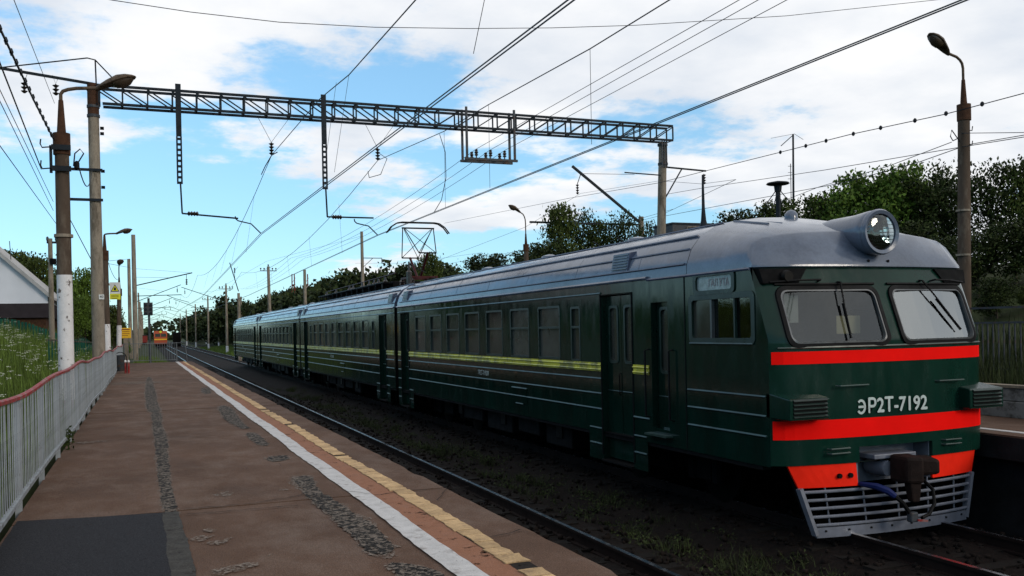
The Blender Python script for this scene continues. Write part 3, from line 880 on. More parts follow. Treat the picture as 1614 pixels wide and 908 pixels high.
W0 = [16.05, 14.53, 13.02, 11.51, 9.98, 8.45, 6.92, -5.71]
cab_car, cab_body = make_car(0, YN, 18.65, 'leading green cab car with red stripes and a big round headlight', True, W0, [(3.60, 4.67, 2), (17.35, 18.2, 1)], 1)
WM = [-3.0] + [4.25 + 1.5 * i for i in range(8)] + [-16.1]
PITCH = 19.62
cars = [cab_car]
for k, lab in ((1, 'second green railcar with the raised pantograph on its roof'), (2, 'third green railcar coupled behind the pantograph car'), (3, 'last green railcar at the far end of the train')):
    c, _ = make_car(k, YN + 18.65 + .37 + (k - 1) * PITCH, PITCH - .37, lab, False, WM, [(1.15, 2.05, 1), (17.15, 18.05, 1)], k + 1)
    cars.append(c)


def build_cab():
    car = cab_car
    f = lambda u, v, w: (u, yfront(u, v) + w, v)
    WZ = (2.45, 3.15); WX = [(-1.56, -.14), (.14, 1.56)]
    mb = MB()
    wall(mb, -HW, HW, .9, 3.45, [(a, b, *WZ) for a, b in WX] + [(-.62, .62, .9, 1.10)], f, du=.12, dv=.16, depth=.07)
    # round the front into the sides with a real fillet strip already given by yfront
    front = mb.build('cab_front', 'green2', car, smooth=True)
    for z0, z1, m in ((2.19, 2.35, 'red'), (1.23, 1.47, 'red')):
        mb = MB(); us = np.linspace(-HW + .02, HW - .02, 30)
        for u in us: mb.v += [(u, yfront(u, z0) - .006, z0), (u, yfront(u, z1) - .006, z1)]
        mb.f = [(2 * i, 2 * i + 2, 2 * i + 3, 2 * i + 1) for i in range(29)]
        tag(mb.build('red_stripe', m, front), 'bright red stripe across the cab front')
    # sill lip under the windscreens, drip lip above
    MB().tube([(u, yfront(u, 2.40) - .012, 2.40) for u in np.linspace(-1.72, 1.72, 24)], .014, 5).build('sill', 'rib', front)
    for a, b in WX:
        MB().tube([(u, yfront(u, 3.22) - .015, 3.22) for u in np.linspace(a - .03, b + .03, 10)], .018, 5).build('drip_lip', 'rubber', front)
    for i, (a, b) in enumerate(WX):
        mb = MB(); sk = .035
        out = rrect(a - .05, b + .05, WZ[0] - .05, WZ[1] + .05, .14, 5); inn = rrect(a + .022, b - .022, WZ[0] + .022, WZ[1] - .022, .10, 5)
        mid = rrect(a - .0, b + .0, WZ[0] - .0, WZ[1] + .0, .11, 5)
        ring(mb, out, mid, f, -.03, .03)
        w = mb.build('windscreen', 'rubber', car, smooth=True)
        mb = MB(); ring(mb, mid, inn, f, -.022, .03); mb.build('inner_frame', 'alu', w, smooth=True)
        mb = MB(); us = np.linspace(a + .02, b - .02, 8)
        for u in us: mb.v += [tuple(f(u, WZ[0] + .02, .012)), tuple(f(u, WZ[1] - .02, .012))]
        mb.f = [(2 * q, 2 * q + 2, 2 * q + 3, 2 * q + 1) for q in range(7)]
        mb.build('pane', 'glass' if i == 0 else 'boosted_glass', w)
        # wiper
        if i == 0: pv, tip, m0 = (-.68, 3.24), (-.73, 2.55), (-.71, 2.98)
        else: pv, tip, m0 = (.74, 3.26), (1.22, 2.62), (.92, 3.03)
        P3 = lambda q, d: Vector((q[0], yfront(*q) - d, q[1]))
        wp = MB().tube([P3(pv, .01), P3(pv, .07), P3(m0, .06), P3(tip, .04)], [.02, .014, .011, .008], 5).build('wiper', 'rubber', w)
        d = (Vector(tip) - Vector(m0)); p1, p2 = Vector(m0) + d * .05, Vector(tip) + d * .1
        MB().bar(P3(p1, .035), P3(p2, .03), .018, .03).build('wiper_blade', 'rubber', wp)
        # black block painting the shade in the marker lamp recess above each windscreen
        s = -1 if i == 0 else 1
        MB().hexa([(s * 1.26, yfront(1.3, 3.24) - .03, 3.235), (s * 1.74, yfront(1.70, 3.24) - .05, 3.235), (s * 1.74, .8, 3.235), (s * 1.26, .8, 3.235),
                   (s * 1.10, yfront(1.2, 3.43) - .05, 3.43), (s * 1.77, yfront(1.70, 3.43) - .07, 3.43), (s * 1.77, .8, 3.43), (s * 1.10, .8, 3.43)]).build('marker_recess_shade', 'black', car)
        MB().tube([(s * 1.66, yfront(1.66, 3.24) - .05, 3.25), (s * 1.3, yfront(1.3, 3.27) - .09, 3.27), (s * .98, yfront(.98, 3.27) - .09, 3.275), (s * .96, yfront(.96, 3.27) - .01, 3.26)], .014, 5).build('grab_rail', 'rubber', car)
    o = MB().lathe([(.07, -.05), (.09, 0), (.075, .03)], 12, (-1.42, yfront(1.42, 3.33) - .05, 3.32), 'y').build('marker_lamp', 'grease', car, smooth=True)
    # cab interior seen through the screens
    MB().box(-1.7, 1.7, 1.9, 1.95, .95, 3.4).build('cab_bulkhead', 'cabin', car)
    MB().box(-1.65, 1.65, .35, .9, 1.4, 2.42).build('cab_desk', 'black', car)
    MB().box(-1.7, 1.7, .35, 1.9, 3.38, 3.42).build('cab_ceiling', 'cabin', car)
    MB().box(-1.38, -1.16, .26, .265, 2.72, 3.08).build('paper', 'paper', car)
    MB().box(-.62, -.22, .16, .165, 2.56, 2.80).build('paper', 'paper2', car)
    MB().box(-1.40, -1.33, .24, .245, 3.02, 3.10).build('sticker', 'paper', car)
    MB().box(.28, .35, .10, .105, 3.02, 3.10).build('sticker', 'paper', car)
    for s in (-.85, .85):
        MB().box(s - .25, s + .25, 1.2, 1.35, 2.1, 2.9).build('seat', 'black', car, bevel=.06)
    # headlight in its torpedo housing
    HZ = 3.91
    MB().lathe([(.285, -.13), (.30, -.10), (.30, -.02), (.275, .25), (.27, .7), (.22, 1.25), (.10, 1.7)], 32, (0, .16, HZ), 'y').build('headlight_housing', 'roof', car, smooth=True)
    mb = MB(); k = 40
    for q in range(k):
        an = 2 * math.pi * q / k; c, s = math.cos(an), math.sin(an)
        for r, y in ((.305, .03), (.31, -.01), (.29, -.045), (.245, -.03), (.235, .02)): mb.v.append((r * c, y, HZ + r * s))
    for q in range(k):
        for e in range(4): a = q * 5 + e; b = ((q + 1) % k) * 5 + e; mb.f.append((a, b, b + 1, a + 1))
    hl = mb.build('headlight', 'roof', car, smooth=True)
    MB().lathe([(.24, .022), (.235, .026)], 32, (0, 0, HZ), 'y').build('reflector', 'black', hl)
    MB().lathe([(.02, .015), (.09, .0), (.13, .02)], 20, (-.03, -.0, HZ - .06), 'y').build('bulb_bowl', 'chrome', hl, smooth=True)
    for q in range(-4, 5):
        h = math.sqrt(max(.01, .232 ** 2 - (q * .05) ** 2)); MB().box(-h, h, -.02, -.012, HZ + q * .05 - .003, HZ + q * .05 + .003).build('lens_rib', 'steel', hl)
    MB().lathe([(.236, -.012), (.20, -.026), (.12, -.034), (.01, -.038)], 28, (0, 0, HZ), 'y').build('lens', 'glass', hl, smooth=True)
    MB().lathe([(.10, 4.28), (.10, 4.36), (.06, 4.41), (.01, 4.43)], 14, (-.05, 1.75, 0)).build('roof_knob', 'roof', car, smooth=True)
    for u in (-.12, .22): MB().lathe([(.02, -.02), (.012, .02)], 8, (u, yfront(u, 3.5) - .035, 3.53), 'y').build('bolt', 'black', car)
    # grooves on the cap top
    for x in (-.95, -.72, -.50):
        MB().tube([(x, 1.12, 4.125 + .04 * (1 + x)), (x - .02, 1.9, 4.25 + .05 * (1 + x))], .02, 5).build('cap_rib', 'roof', car)
    # whip aerial, loop aerial on posts
    MB().lathe([(.16, 4.2), (.05, 4.62), (.03, 4.85), (.018, 5.45), (.01, 5.46)], 8, (.35, 4.7, 0)).build('whip_aerial', 'steel', car)
    # lamps in louvred boxes
    for s in (-1, 1):
        a, b = (-1.80, -1.18) if s < 0 else (1.18, 1.80)
        yo = -.34
        o = MB().hexa([(a, .02 if s < 0 else yo + .06, 1.50), (b, yo if s < 0 else -.0, 1.50), (b, .12, 1.50), (a, .12, 1.50), (a, .05, 1.81), (b, yo + .02, 1.81), (b, .12, 1.81), (a, .12, 1.81)] if False else
                      [(a, yo, 1.50), (b, yo, 1.50), (b, .14, 1.50), (a, .14, 1.50), (a, yo, 1.77), (b, yo, 1.77), (b, .14, 1.84), (a, .14, 1.84)]).build('buffer_lamp_box', 'green2', car, bevel=.02)
        c0, c1 = a + .05, b - .05
        MB().box(c0, c1, yo - .004, yo + .01, 1.53, 1.75).build('lamp_opening', 'black', o)
        for q in range(5):
            z = 1.54 + q * .05; MB().hexa([(c0, yo - .022, z), (c1, yo - .022, z), (c1, yo, z + .02), (c0, yo, z + .02), (c0, yo - .022, z + .007), (c1, yo - .022, z + .007), (c1, yo, z + .027), (c0, yo, z + .027)]).build('slat', 'frame', o)
    # handrails
    for z, u0, u1 in ((1.90, -.98, -.48), (1.90, .70, 1.18), (1.10, -1.12, -.78), (1.10, .80, 1.12), (1.04, -1.12, -.78), (1.04, .80, 1.12)):
        yy = min(yfront(u0, z), yfront(u1, z)) - .05
        MB().tube([(u0, yy + .06, z), (u0 + .02, yy, z), (u1 - .02, yy, z), (u1, yy + .06, z)], .012, 6).build('handrail', 'rib', car)
    me = text_mesh('Р2Т-7192', .262, 'letter', .003, .0065, .95)
    inst(me, 'number', car, (.0, yfront(0, 1.62) - .012, 1.615), (R(90), 0, 0))
    w_ = max(v.co.x for v in me.vertices); mb = MB(); cx, cz, ro, ri = -w_ - .082, 1.615, .097, .066
    an = [R(q) for q in range(-142, 143, 12)]
    for q in an: mb.v += [(cx + ro * .80 * math.cos(q), yfront(cx, 1.62) - .014, cz + ro * math.sin(q)), (cx + (ro * .80 - .033) * math.cos(q), yfront(cx, 1.62) - .014, cz + ri * math.sin(q))]
    mb.f = [(2 * q, 2 * q + 2, 2 * q + 3, 2 * q + 1) for q in range(len(an) - 1)]
    mb.poly([(cx - .045, yfront(cx, 1.62) - .014, cz - .015), (cx + .05, yfront(cx, 1.62) - .014, cz - .015), (cx + .05, yfront(cx, 1.62) - .014, cz + .015), (cx - .045, yfront(cx, 1.62) - .014, cz + .015)])
    mb.build('number_letter', 'letter', car)
    # coupler pocket
    mb = MB(); mb.box(-.62, .62, .10, .13, .58, 1.10); mb.box(-.64, -.60, -.16, .12, .60, 1.10); mb.box(.60, .64, -.16, .12, .60, 1.10)
    mb.build('coupler_pocket', 'plow', car)
    MB().box(-.45, .25, -.30, -.02, .93, .99).build('pocket_shelf', 'plow', car, bevel=.01)
    MB().lathe([(.10, -.25), (.12, -.05), (.10, .1)], 12, (-.22, -.05, .80), 'y').build('valve', 'plow', car, smooth=True)
    cp = MB().box(-.13, .12, -.45, .1, .70, .92).build('coupler', 'rust', car, bevel=.03)
    MB().hexa([(-.22, -.62, .64), (-.03, -.72, .64), (.03, -.40, .64), (-.24, -.32, .64), (-.22, -.62, .98), (-.03, -.72, .98), (.03, -.40, 1.0), (-.24, -.32, 1.0)]).build('jaw', 'rust', cp, bevel=.04)
    MB().hexa([(.10, -.48, .70), (.36, -.60, .72), (.42, -.34, .70), (.06, -.24, .68), (.10, -.48, .94), (.36, -.60, .91), (.42, -.34, .94), (.06, -.24, .96)]).build('claw', 'rust', cp, bevel=.04)
    MB().hexa([(-.14, -.62, .40), (-.04, -.64, .40), (-.02, -.52, .40), (-.12, -.50, .40), (-.18, -.62, .66), (-.02, -.66, .66), (.0, -.50, .66), (-.16, -.48, .66)]).build('lug', 'rust', cp, bevel=.02)
    # lower red panels and the bar plough
    PY = lambda u: -.04 - .20 * (1 - (u / 1.6) ** 2)
    for a, b in ((-1.62, -.66), (.62, 1.56)):
        mb = MB(); us = np.linspace(a, b, 8); dx = .10 if a < 0 else -.10
        for q, u in enumerate(us):
            y = yfront(u, .9) - .03
            ub = a + .17 + (b - a - .15) * q / 7 if a < 0 else a + (b - a - .06) * q / 7
            for (uu, z, yy) in ((u, .90, y + .05), (ub, .60, PY(u)), (ub, .60, PY(u) + .03), (u, .90, y + .08)): mb.v.append((uu, yy, z))
        for q in range(7):
            for e in range(4): i0, i1 = q * 4 + e, q * 4 + (e + 1) % 4; mb.f.append((i0, i1, i1 + 4, i0 + 4))
        mb.f += [(0, 1, 2, 3), (28, 31, 30, 29)]
        pn = mb.build('red_panel', 'red2', car)
        if a < 0:
            for u in (-.92, -.76): MB().lathe([(.032, -.01), (.032, .02)], 12, (u, PY(u) * .5 + yfront(u, .9) * .5 - .012, .74), 'y').build('hole', 'black', pn)
    for q in range(5):
        z = .55 - q * .105; w0 = 1.44 - q * .04
        MB().tube([(u, PY(u) + .01 - .01 * q, z) for u in np.linspace(-w0, w0, 18)], .021, 8).build('plough_bar', 'plow', car, smooth=True)
    mb = MB(); us = np.linspace(-1.27, 1.27, 16)
    for u in us:
        y = PY(u) - .04
        for (yy, z) in ((y, -.03), (y, .10), (y + .03, .10), (y + .03, -.03)): mb.v.append((u, yy, z))
    for q in range(15):
        for e in range(4): i0, i1 = q * 4 + e, q * 4 + (e + 1) % 4; mb.f.append((i0, i1, i1 + 4, i0 + 4))
    mb.f += [(0, 1, 2, 3), (60, 63, 62, 61)]
    pb = mb.build('plough_plate', 'plow', car)
    for u in np.linspace(-1.15, 1.15, 8): MB().lathe([(.014, -.008), (.014, .01)], 8, (u, PY(u) - .044, .055), 'y').build('bolt', 'grease', pb)
    for s in (-1, 1):
        MB().bar((s * 1.46, PY(1.46) + .01, .60), (s * 1.27, PY(1.27) - .01, .0), .05, .09).build('plough_post', 'plow', car)
        MB().bar((s * 1.5, .1, .85), (s * 1.3, PY(1.3) + .05, .1), .05, .05).build('plough_brace', 'black', car)
    for u in (-1.1, -.55, 0, .55, 1.1): MB().tube([(u, PY(u) + .04, .62), (u * .96, PY(u) + .0, .08)], .012, 5).build('plough_rod', 'plow', car)
    # jumper hoses
    MB().tube([(-.62, -.20, .62), (-.54, -.42, .61), (-.44, -.50, .56), (-.36, -.54, .49)], [.03, .045, .048, .04], 8).build('cable_sleeve', 'sleeve', car, smooth=True)
    MB().tube([(-.36, -.54, .49), (-.26, -.57, .40), (-.19, -.58, .30), (-.14, -.59, .22)], .028, 8).build('hose', 'rubber', car, smooth=True)
    MB().box(-.19, -.07, -.64, -.55, .15, .28).build('hose_head', 'steel2', car, bevel=.02)
    MB().bar((-.10, -.65, .18), (.05, -.66, .16), .025).build('hose_tap', 'redpaint', car)
    MB().tube([(.34, -.3, .62), (.36, -.46, .50), (.30, -.54, .34), (.16, -.58, .22), (.02, -.60, .19)], .024, 8).build('hose', 'rubber', car, smooth=True)
    # cab side: window, door, destination board, ribs
    sx = lambda u, v, w: (-HW + w, u, v)
    mb = MB(); ring(mb, rrect(.32, 1.88, 2.45, 3.15, .08), rrect(.40, 1.80, 2.53, 3.07, .05), sx, -.012, .05); sw = mb.build('side_window', 'frame', car, smooth=True)
    MB().box(-HW + .03, -HW + .045, 1.33, 1.84, 2.5, 3.1).build('pane', 'pane', sw)
    MB().box(-HW + .055, -HW + .07, .38, 1.33, 2.5, 3.1).build('pane', 'glass', sw)
    MB().box(-HW + .0, -HW + .05, 1.31, 1.35, 2.5, 3.1).build('mullion', 'alu', sw)
    MB().box(-HW + .01, -HW + .05, .78, .81, 2.5, 3.1).build('mullion', 'frame', sw)
    MB().box(-HW + .25, -HW + .27, 1.0, 1.4, 2.5, 3.1).build('curtain', 'cabin', sw)
    MB().tube([(-HW - .015, .36, 2.455), (-HW - .015, 1.86, 2.455)], .013, 5).build('sill', 'rib', sw)
    add_door(car, 2.5, 2.96, 1, 1.12, 3.08, (2.0, 2.98), .24)
    for y in (2.36, 3.07): MB().tube([(-HW, y, 2.35), (-HW - .07, y, 2.33), (-HW - .07, y, 1.3), (-HW, y, 1.28)], .016, 6).build('grab_rail', 'rubber', car)
    MB().box(-HW - .12, -HW + .05, 2.40, 3.05, 1.02, 1.05).build('step', 'rib', car)
    mb = MB(); ring(mb, rrect(.74, 1.74, 3.14, 3.46, .08), rrect(.81, 1.67, 3.20, 3.40, .05), sx, -.02, .06); bd = mb.build('destination_board', 'frame', car, smooth=True)
    MB().box(-HW + .01, -HW + .025, .79, 1.69, 3.18, 3.42).build('panel', 'board', bd)
    me = text_mesh('ГАЛ УТА', .145, 'cabin', .001, .001, .8)
    inst(me, 'lettering', bd, (-HW + .006, 1.14, 3.295), (R(90), 0, R(-90)))
    for z in (1.78, 1.53, 1.27): MB().tube([(-HW - .004, .12, z), (-HW - .004, 1.95, z)], .016, 5).build('rib', 'rib', car)
    for y in (2.0,): MB().tube([(-HW - .003, y, .9), (-HW - .003, y, 3.43)], .009, 4).build('panel_seam', 'rubber', car)
build_cab()


def build_pantograph(car, yc, zt):
    """four-bar pantograph raised to the contact wire"""
    p = MB()
    base = MB()
    for x in (-.45, .45): base.box(x - .04, x + .04, yc - .7, yc + .7, 4.58, 4.65)
    for y in (-.65, 0, .65): base.box(-.48, .48, yc + y - .035, yc + y + .035, 4.59, 4.64)
    b = base.build('pantograph', 'maroon', car)
    for x in (-.45, .45):
        for y in (-.65, .65): MB().lathe([(.05, 4.3), (.11, 4.34), (.06, 4.38), (.11, 4.42), (.06, 4.46), (.11, 4.50), (.05, 4.58)], 10, (x, yc + y, 0)).build('insulator', 'insul', b)
    zm = 5.42
    for s in (-1, 1):
        y1 = yc + s * .25; y2 = yc + s * 1.15
        for x in (-.22, .22): pass
        MB().tube([(0, y1, 4.66), (0, y2, zm)], .045, 7).build('lower_arm', 'maroon', b)
        MB().tube([(-.31, y2, zm), (.31, y2, zm)], .026, 6).build('knuckle_bar', 'grease', b)
        for x in (-.31, .31):
            MB().tube([(x, y2, zm), (x * 1.75, yc + s * .10, zt - .22)], .018, 6).build('upper_arm', 'grease', b)
            MB().tube([(x, y2, zm), (-x * 1.6, yc + s * .10, zt - .24)], .012, 5).build('stay', 'grease', b)
    MB().tube([(-.6, yc, zt - .2), (.6, yc, zt - .2)], .03, 6).build('crown_bar', 'grease', b)
    for y in (-.09, .09):
        MB().tube([(-1.15, yc + y, zt - .38), (-.98, yc + y, zt - .16), (-.78, yc + y, zt - .03), (-.6, yc + y, zt), (.6, yc + y, zt), (.78, yc + y, zt - .03), (.98, yc + y, zt - .16), (1.15, yc + y, zt - .38)], .024, 6).build('horn', 'grease', b)
    MB().box(-.6, .6, yc - .12, yc + .12, zt - .02, zt + .012).build('carbon_strip', 'grease', b)


c1 = cars[1]
PAN_Y = 3.35
build_pantograph(c1, PAN_Y, 6.60)
# roof gear along the pantograph car
def roof_gear(car):
    random.seed(3)
    for x in (-.95, .95):
        g = MB().box(x - .03, x + .03, 4.9, 18.6, 4.52, 4.56).build('walkway_rail', 'steel', car)
        for y in np.arange(5, 18.6, 1.1): MB().box(x - .02, x + .02, y, y + .03, 4.22, 4.52).build('post', 'steel', g)
    MB().box(-.9, -.5, 4.9, 18.6, 4.50, 4.53).build('walkway', 'black', car)
    y = 5.2
    while y < 17.5:
        w = random.uniform(.5, 1.1)
        MB().box(-.5, .6, y, y + w, 4.3, 4.52 + random.uniform(0, .16)).build('resistor_box', 'black', car, bevel=.02)
        if random.random() < .7: MB().lathe([(.04, 4.5), (.10, 4.55), (.05, 4.59), (.10, 4.63), (.05, 4.68), (.03, 4.8)], 8, (-.6, y + w + .1, 0)).build('insulator', 'insul', car)
        y += w + .25
    MB().tube([(-.6, 4.4, 4.85), (-.6, 9, 4.82), (-.6, 18, 4.78)], .02, 5).build('busbar', 'maroon', car)
    MB().lathe([(.10, 4.3), (.10, 4.7), (.04, 4.75), (.03, 5.05)], 8, (-.9, 1.4, 0)).build('arrester', 'insul', car)
    MB().tube([(-.9, 1.4, 5.0), (-.5, 2.0, 4.9), (0, 2.5, 4.75)], .015, 5).build('lead', 'wire', car)
roof_gear(c1)
for k in (2, 3):
    pass
# small aerials on the cab car roof
for y, x in ((8.6, .2), (7.6, .25)): 
    MB().tube([(x, y, 4.3), (x, y, 4.52), (x - .14, y, 4.6)], .016, 5).build('aerial', 'steel', cab_car)
# end cab cap of the last car


# ------------------------------------------------------------------ overhead line gantry
GY = 37.5
def insulator(mb, p, L=.5, r=.10, n=5):
    x, y, z = p; prof = [(.02, 0)]
    for i in range(n):
        h = -L * (i + .2) / n; prof += [(.035, h), (r, h - .03), (.04, h - L / n * .75)]
    prof.append((.02, -L)); mb.lathe(prof, 10, (x, y, z)); return mb


def ladder_post(g, x, z1, z0, zb):
    """hanging post: solid upper channel, then punched ladder, then a thin rod"""
    o = MB().box(x - .10, x + .10, GY - .36, GY - .30, z1 - 1.75, z1 + .25).build('hanging_post', 'steel', g, w=True)
    zs = z1 - 1.75
    for s in (-1, 1): MB().box(x + s * .075 - .03, x + s * .075 + .03, GY - .36, GY - .30, z0, zs - .002).build('stringer', 'steel', o, w=True)
    k = 8
    for i in range(k + 1):
        z = z0 + (zs - .14 - z0) * i / k; MB().box(x - .045, x + .045, GY - .355, GY - .305, z, z + .09).build('rung', 'steel', o, w=True)
    MB().tube([(x + .02, GY - .33, z0 + .05), (x + .06, GY - .33, zb)], .035, 6).build('rod', 'steel', o, w=True)
    return o


def build_gantry():
    g = thing('gantry', (-1.66, GY, 1.6), 'wide lattice steel gantry spanning both tracks on concrete posts', 'gantry')
    x0, x1, zb, zt = -1.55, 23.1, 11.38, 12.05
    for y in (-.28, .28):
        for z in (zb, zt):
            mb = MB(); mb.box(x0 if z == zt else x0 + .2, x1, GY + y - .045, GY + y + .045, z - .045, z + .045)
            ch = mb.build('chord', 'steel', g, w=True)
    n = 28; d = (x1 - x0) / n
    for y, tx in ((-.28, 'lattice_face'), (.28, 'lattice_face')):
        q = MB().box(x0 + .05, x0 + .11, GY + y - .03, GY + y + .03, zb, zt).build(tx, 'steel', g, w=True)
        for i in range(1, n + 1):
            x = x0 + d * i
            MB().box(x - .025, x + .025, GY + y - .03, GY + y + .03, zb + .045, zt - .045).build('vertical_member', 'steel', q, w=True)
            a, b = ((x - d, zt - .05), (x, zb + .05)) if i <= n * .55 else ((x - d, zb + .05), (x, zt - .05))
            MB().bar((a[0], GY + y, a[1]), (b[0], GY + y, b[1]), .045).build('diagonal_member', 'steel', q, w=True)
    mb = MB()
    for i in range(n + 1):
        x = x0 + d * i
        for z in (zb, zt): MB().box(x - .02, x + .02, GY - .23, GY + .23, z - .02, z + .02).build('cross_member', 'steel', g, w=True)
    # posts
    MB().tube([(-1.66, GY, .8), (-1.68, GY, 12.15)], [.235, .185], 18).build('post', 'concrete', g, w=True, smooth=True)
    MB().tube([(22.3, GY, 1.5), (22.72, GY, 11.33)], [.235, .185], 18).build('post', 'concrete', g, w=True, smooth=True)
    for z in (11.95, 11.3, 10.95): MB().lathe([(.225, -.05), (.225, .05)], 16, (-1.68, GY, z)).build('clamp', 'steel2', g, w=True)
    MB().lathe([(.20, 0), (.20, 1.2)], 14, (-1.68, GY, 10.95)).build('sleeve', 'brown2', g, w=True, smooth=True)
    for z in (10.3, 11.2): MB().lathe([(.24, -.05), (.24, .05)], 16, (22.70, GY, z)).build('clamp', 'steel2', g, w=True)
    for s in (-.12, .0, .12): MB().box(22.66 + s - .02, 22.66 + s + .02, GY - .25, GY - .2, 10.1, 11.33).build('strap', 'steel2', g, w=True)
    # left outrigger
    MB().bar((-1.68, GY, 12.15), (-6.0, GY, 12.62), .09).build('outrigger', 'steel', g, w=True)
    MB().tube([(-1.56, GY, 12.0), (-1.58, GY, 13.05)], .03, 6).build('king_post', 'steel', g, w=True)
    MB().tube([(-4.7, GY, 12.5), (-1.85, GY, 13.10), (-1.58, GY, 13.05), (-.7, GY, 12.10)], .025, 5).build('stay', 'steel', g, w=True)
    for x in (-3.95, -2.92):
        o = insulator(MB(), (x, GY, 12.05), .42, .12, 3).build('insulator', 'insul', g, w=True)
        MB().tube([(x - .1, GY, 12.36), (x, GY, 12.05), (x + .1, GY, 12.32)], .012, 4).build('hanger', 'steel', o, w=True)
    MB().box(-2.53, -1.4, GY - .27, GY - .21, 8.86, 8.96).build('crossarm', 'steel', g, w=True)
    MB().box(-2.53, -1.4, GY - .27, GY - .21, 7.75, 7.85).build('crossarm', 'steel', g, w=True)
    for z in (10.5, 10.3, 8.9, 8.3): MB().box(-1.46, -1.33, GY - .12, GY - .02, z - .05, z + .05).build('bracket', 'black', g, w=True)
    # hanging posts with steady arms
    for x, zb_, xe, end in ((1.29, 7.37, 3.4, (4.25, 6.64)), (6.8, 7.38, 8.75, (8.90, 6.67))):
        o = ladder_post(g, x, zt, 8.49, zb_)
        y = GY - .33; xi = x + .1
        a = MB().tube([(x + .05, y, zb_), (xe, y, zb_ - .14 if x < 5 else zb_)], .035, 6).build('registration_arm', 'steel', g, w=True)
        mb = MB(); mb.lathe([(.04, .15), (.10, .2), (.05, .25), (.10, .3), (.05, .35), (.10, .4), (.05, .45), (.10, .5), (.04, .55)], 10, (xi, y, zb_), 'x'); mb.build('insulator', 'insul', a, w=True)
        xm = x + (2.0 if x < 5 else 1.15)
        MB().tube([(xm, y, zb_ - .06), (xm + .02, y, zb_ - .16), (xm + .10, y, zb_ - .23), (xm + .22, y, zb_ - .26)] + [(xm + .22 + (end[0] - xm - .22) * q, y, zb_ - .26 + (end[1] + .02 - zb_ + .26) * (q * .35 if q < .5 else .175 + (q - .5) * 1.65)) for q in (.2, .4, .5, .6, .8, 1)], .025, 6).build('steady_arm', 'steel', a, w=True)
    # V strings carrying the catenary wires
    for x in (4.76, 9.06):
        o = insulator(MB(), (x, GY, 10.33), .5, .11, 4).build('insulator', 'insul', g, w=True)
        for s in (-1, 1): MB().tube([(x + s * .62 + .1, GY, 11.34), (x, GY, 10.33)], .01, 4).build('hanger', 'wire', o, w=True)
    # feeder frame
    for y in (-.3, .3):
        f = MB()
        for x in (12.88, 15.08): f.box(x - .045, x + .045, GY + y - .04, GY + y + .04, 10.08, 12.25)
        fr = f.build('feeder_frame', 'steel2', g, w=True)
        MB().box(12.78, 15.2, GY + y - .05, GY + y + .05, 9.98, 10.08).build('crossarm', 'steel2', fr, w=True)
    for x in (13.3, 13.95, 14.6):
        for y in (-.3, .3): MB().lathe([(.03, 10.08), (.03, 10.16), (.09, 10.2), (.05, 10.26), (.09, 10.31), (.05, 10.38), (.08, 10.42), (.02, 10.46)], 10, (x, GY + y, 0)).build('insulator', 'insul', g, w=True)
    # right bracket
    MB().bar((22.65, GY - .1, 10.15), (25.0, GY - .1, 10.06), .07).build('bracket_arm', 'steel', g, w=True)
    MB().bar((22.6, GY - .1, 8.5), (23.65, GY - .1, 10.08), .05).build('bracket_strut', 'steel', g, w=True)
    insulator(MB(), (24.88, GY - .1, 9.92), .5, .11, 4).build('insulator', 'insul', g, w=True)
    MB().bar((22.6, GY - .1, 9.75), (20.6, GY - .1, 9.8), .05).build('tie_arm', 'steel', g, w=True)
build_gantry()


# ------------------------------------------------------------------ lamp posts, masts, poles
def cobra(t, p, d, s=1.0, tilt=.35):
    """luminaire: tapered shell with a drooping glass; p the socket, d the horizontal heading"""
    d = Vector(d).normalized(); side = Vector((-d.y, d.x, 0)); up = Vector((0, 0, 1))
    ax = (d + up * tilt).normalized(); nu = ax.cross(side); nu = nu if nu.z > 0 else -nu
    def loft(name, secs, m, parent):
        mb = MB(); n = 14
        for a, hw, top, bot in secs:
            for j in range(n):
                an = 2 * math.pi * j / n; c, q = math.cos(an), math.sin(an)
                h = top * q if q > 0 else bot * q
                mb.v.append(tuple(p + (ax * a + side * (hw * c) + nu * h) * s))
        for i in range(len(secs) - 1):
            for j in range(n):
                u, v = i * n + j, i * n + (j + 1) % n; mb.f.append((u, v, v + n, u + n))
        mb.f.append(tuple(range(n))); mb.f.append(tuple((len(secs) - 1) * n + j for j in range(n)))
        return mb.build(name, m, parent, w=True, smooth=True)
    h = loft('lamp_head', [(-.05, .035, .035, .035), (.0, .05, .05, .05), (.06, .085, .06, .04), (.2, .12, .10, .03), (.4, .165, .13, .03), (.55, .15, .10, .03), (.66, .10, .05, .02), (.71, .03, .015, .01)], 'lamp', t)
    loft('lamp_glass', [(.26, .06, .0, .03), (.32, .125, .0, .10), (.44, .14, .0, .13), (.56, .12, .0, .11), (.65, .06, .0, .04)], 'lampglass', h)
    return h


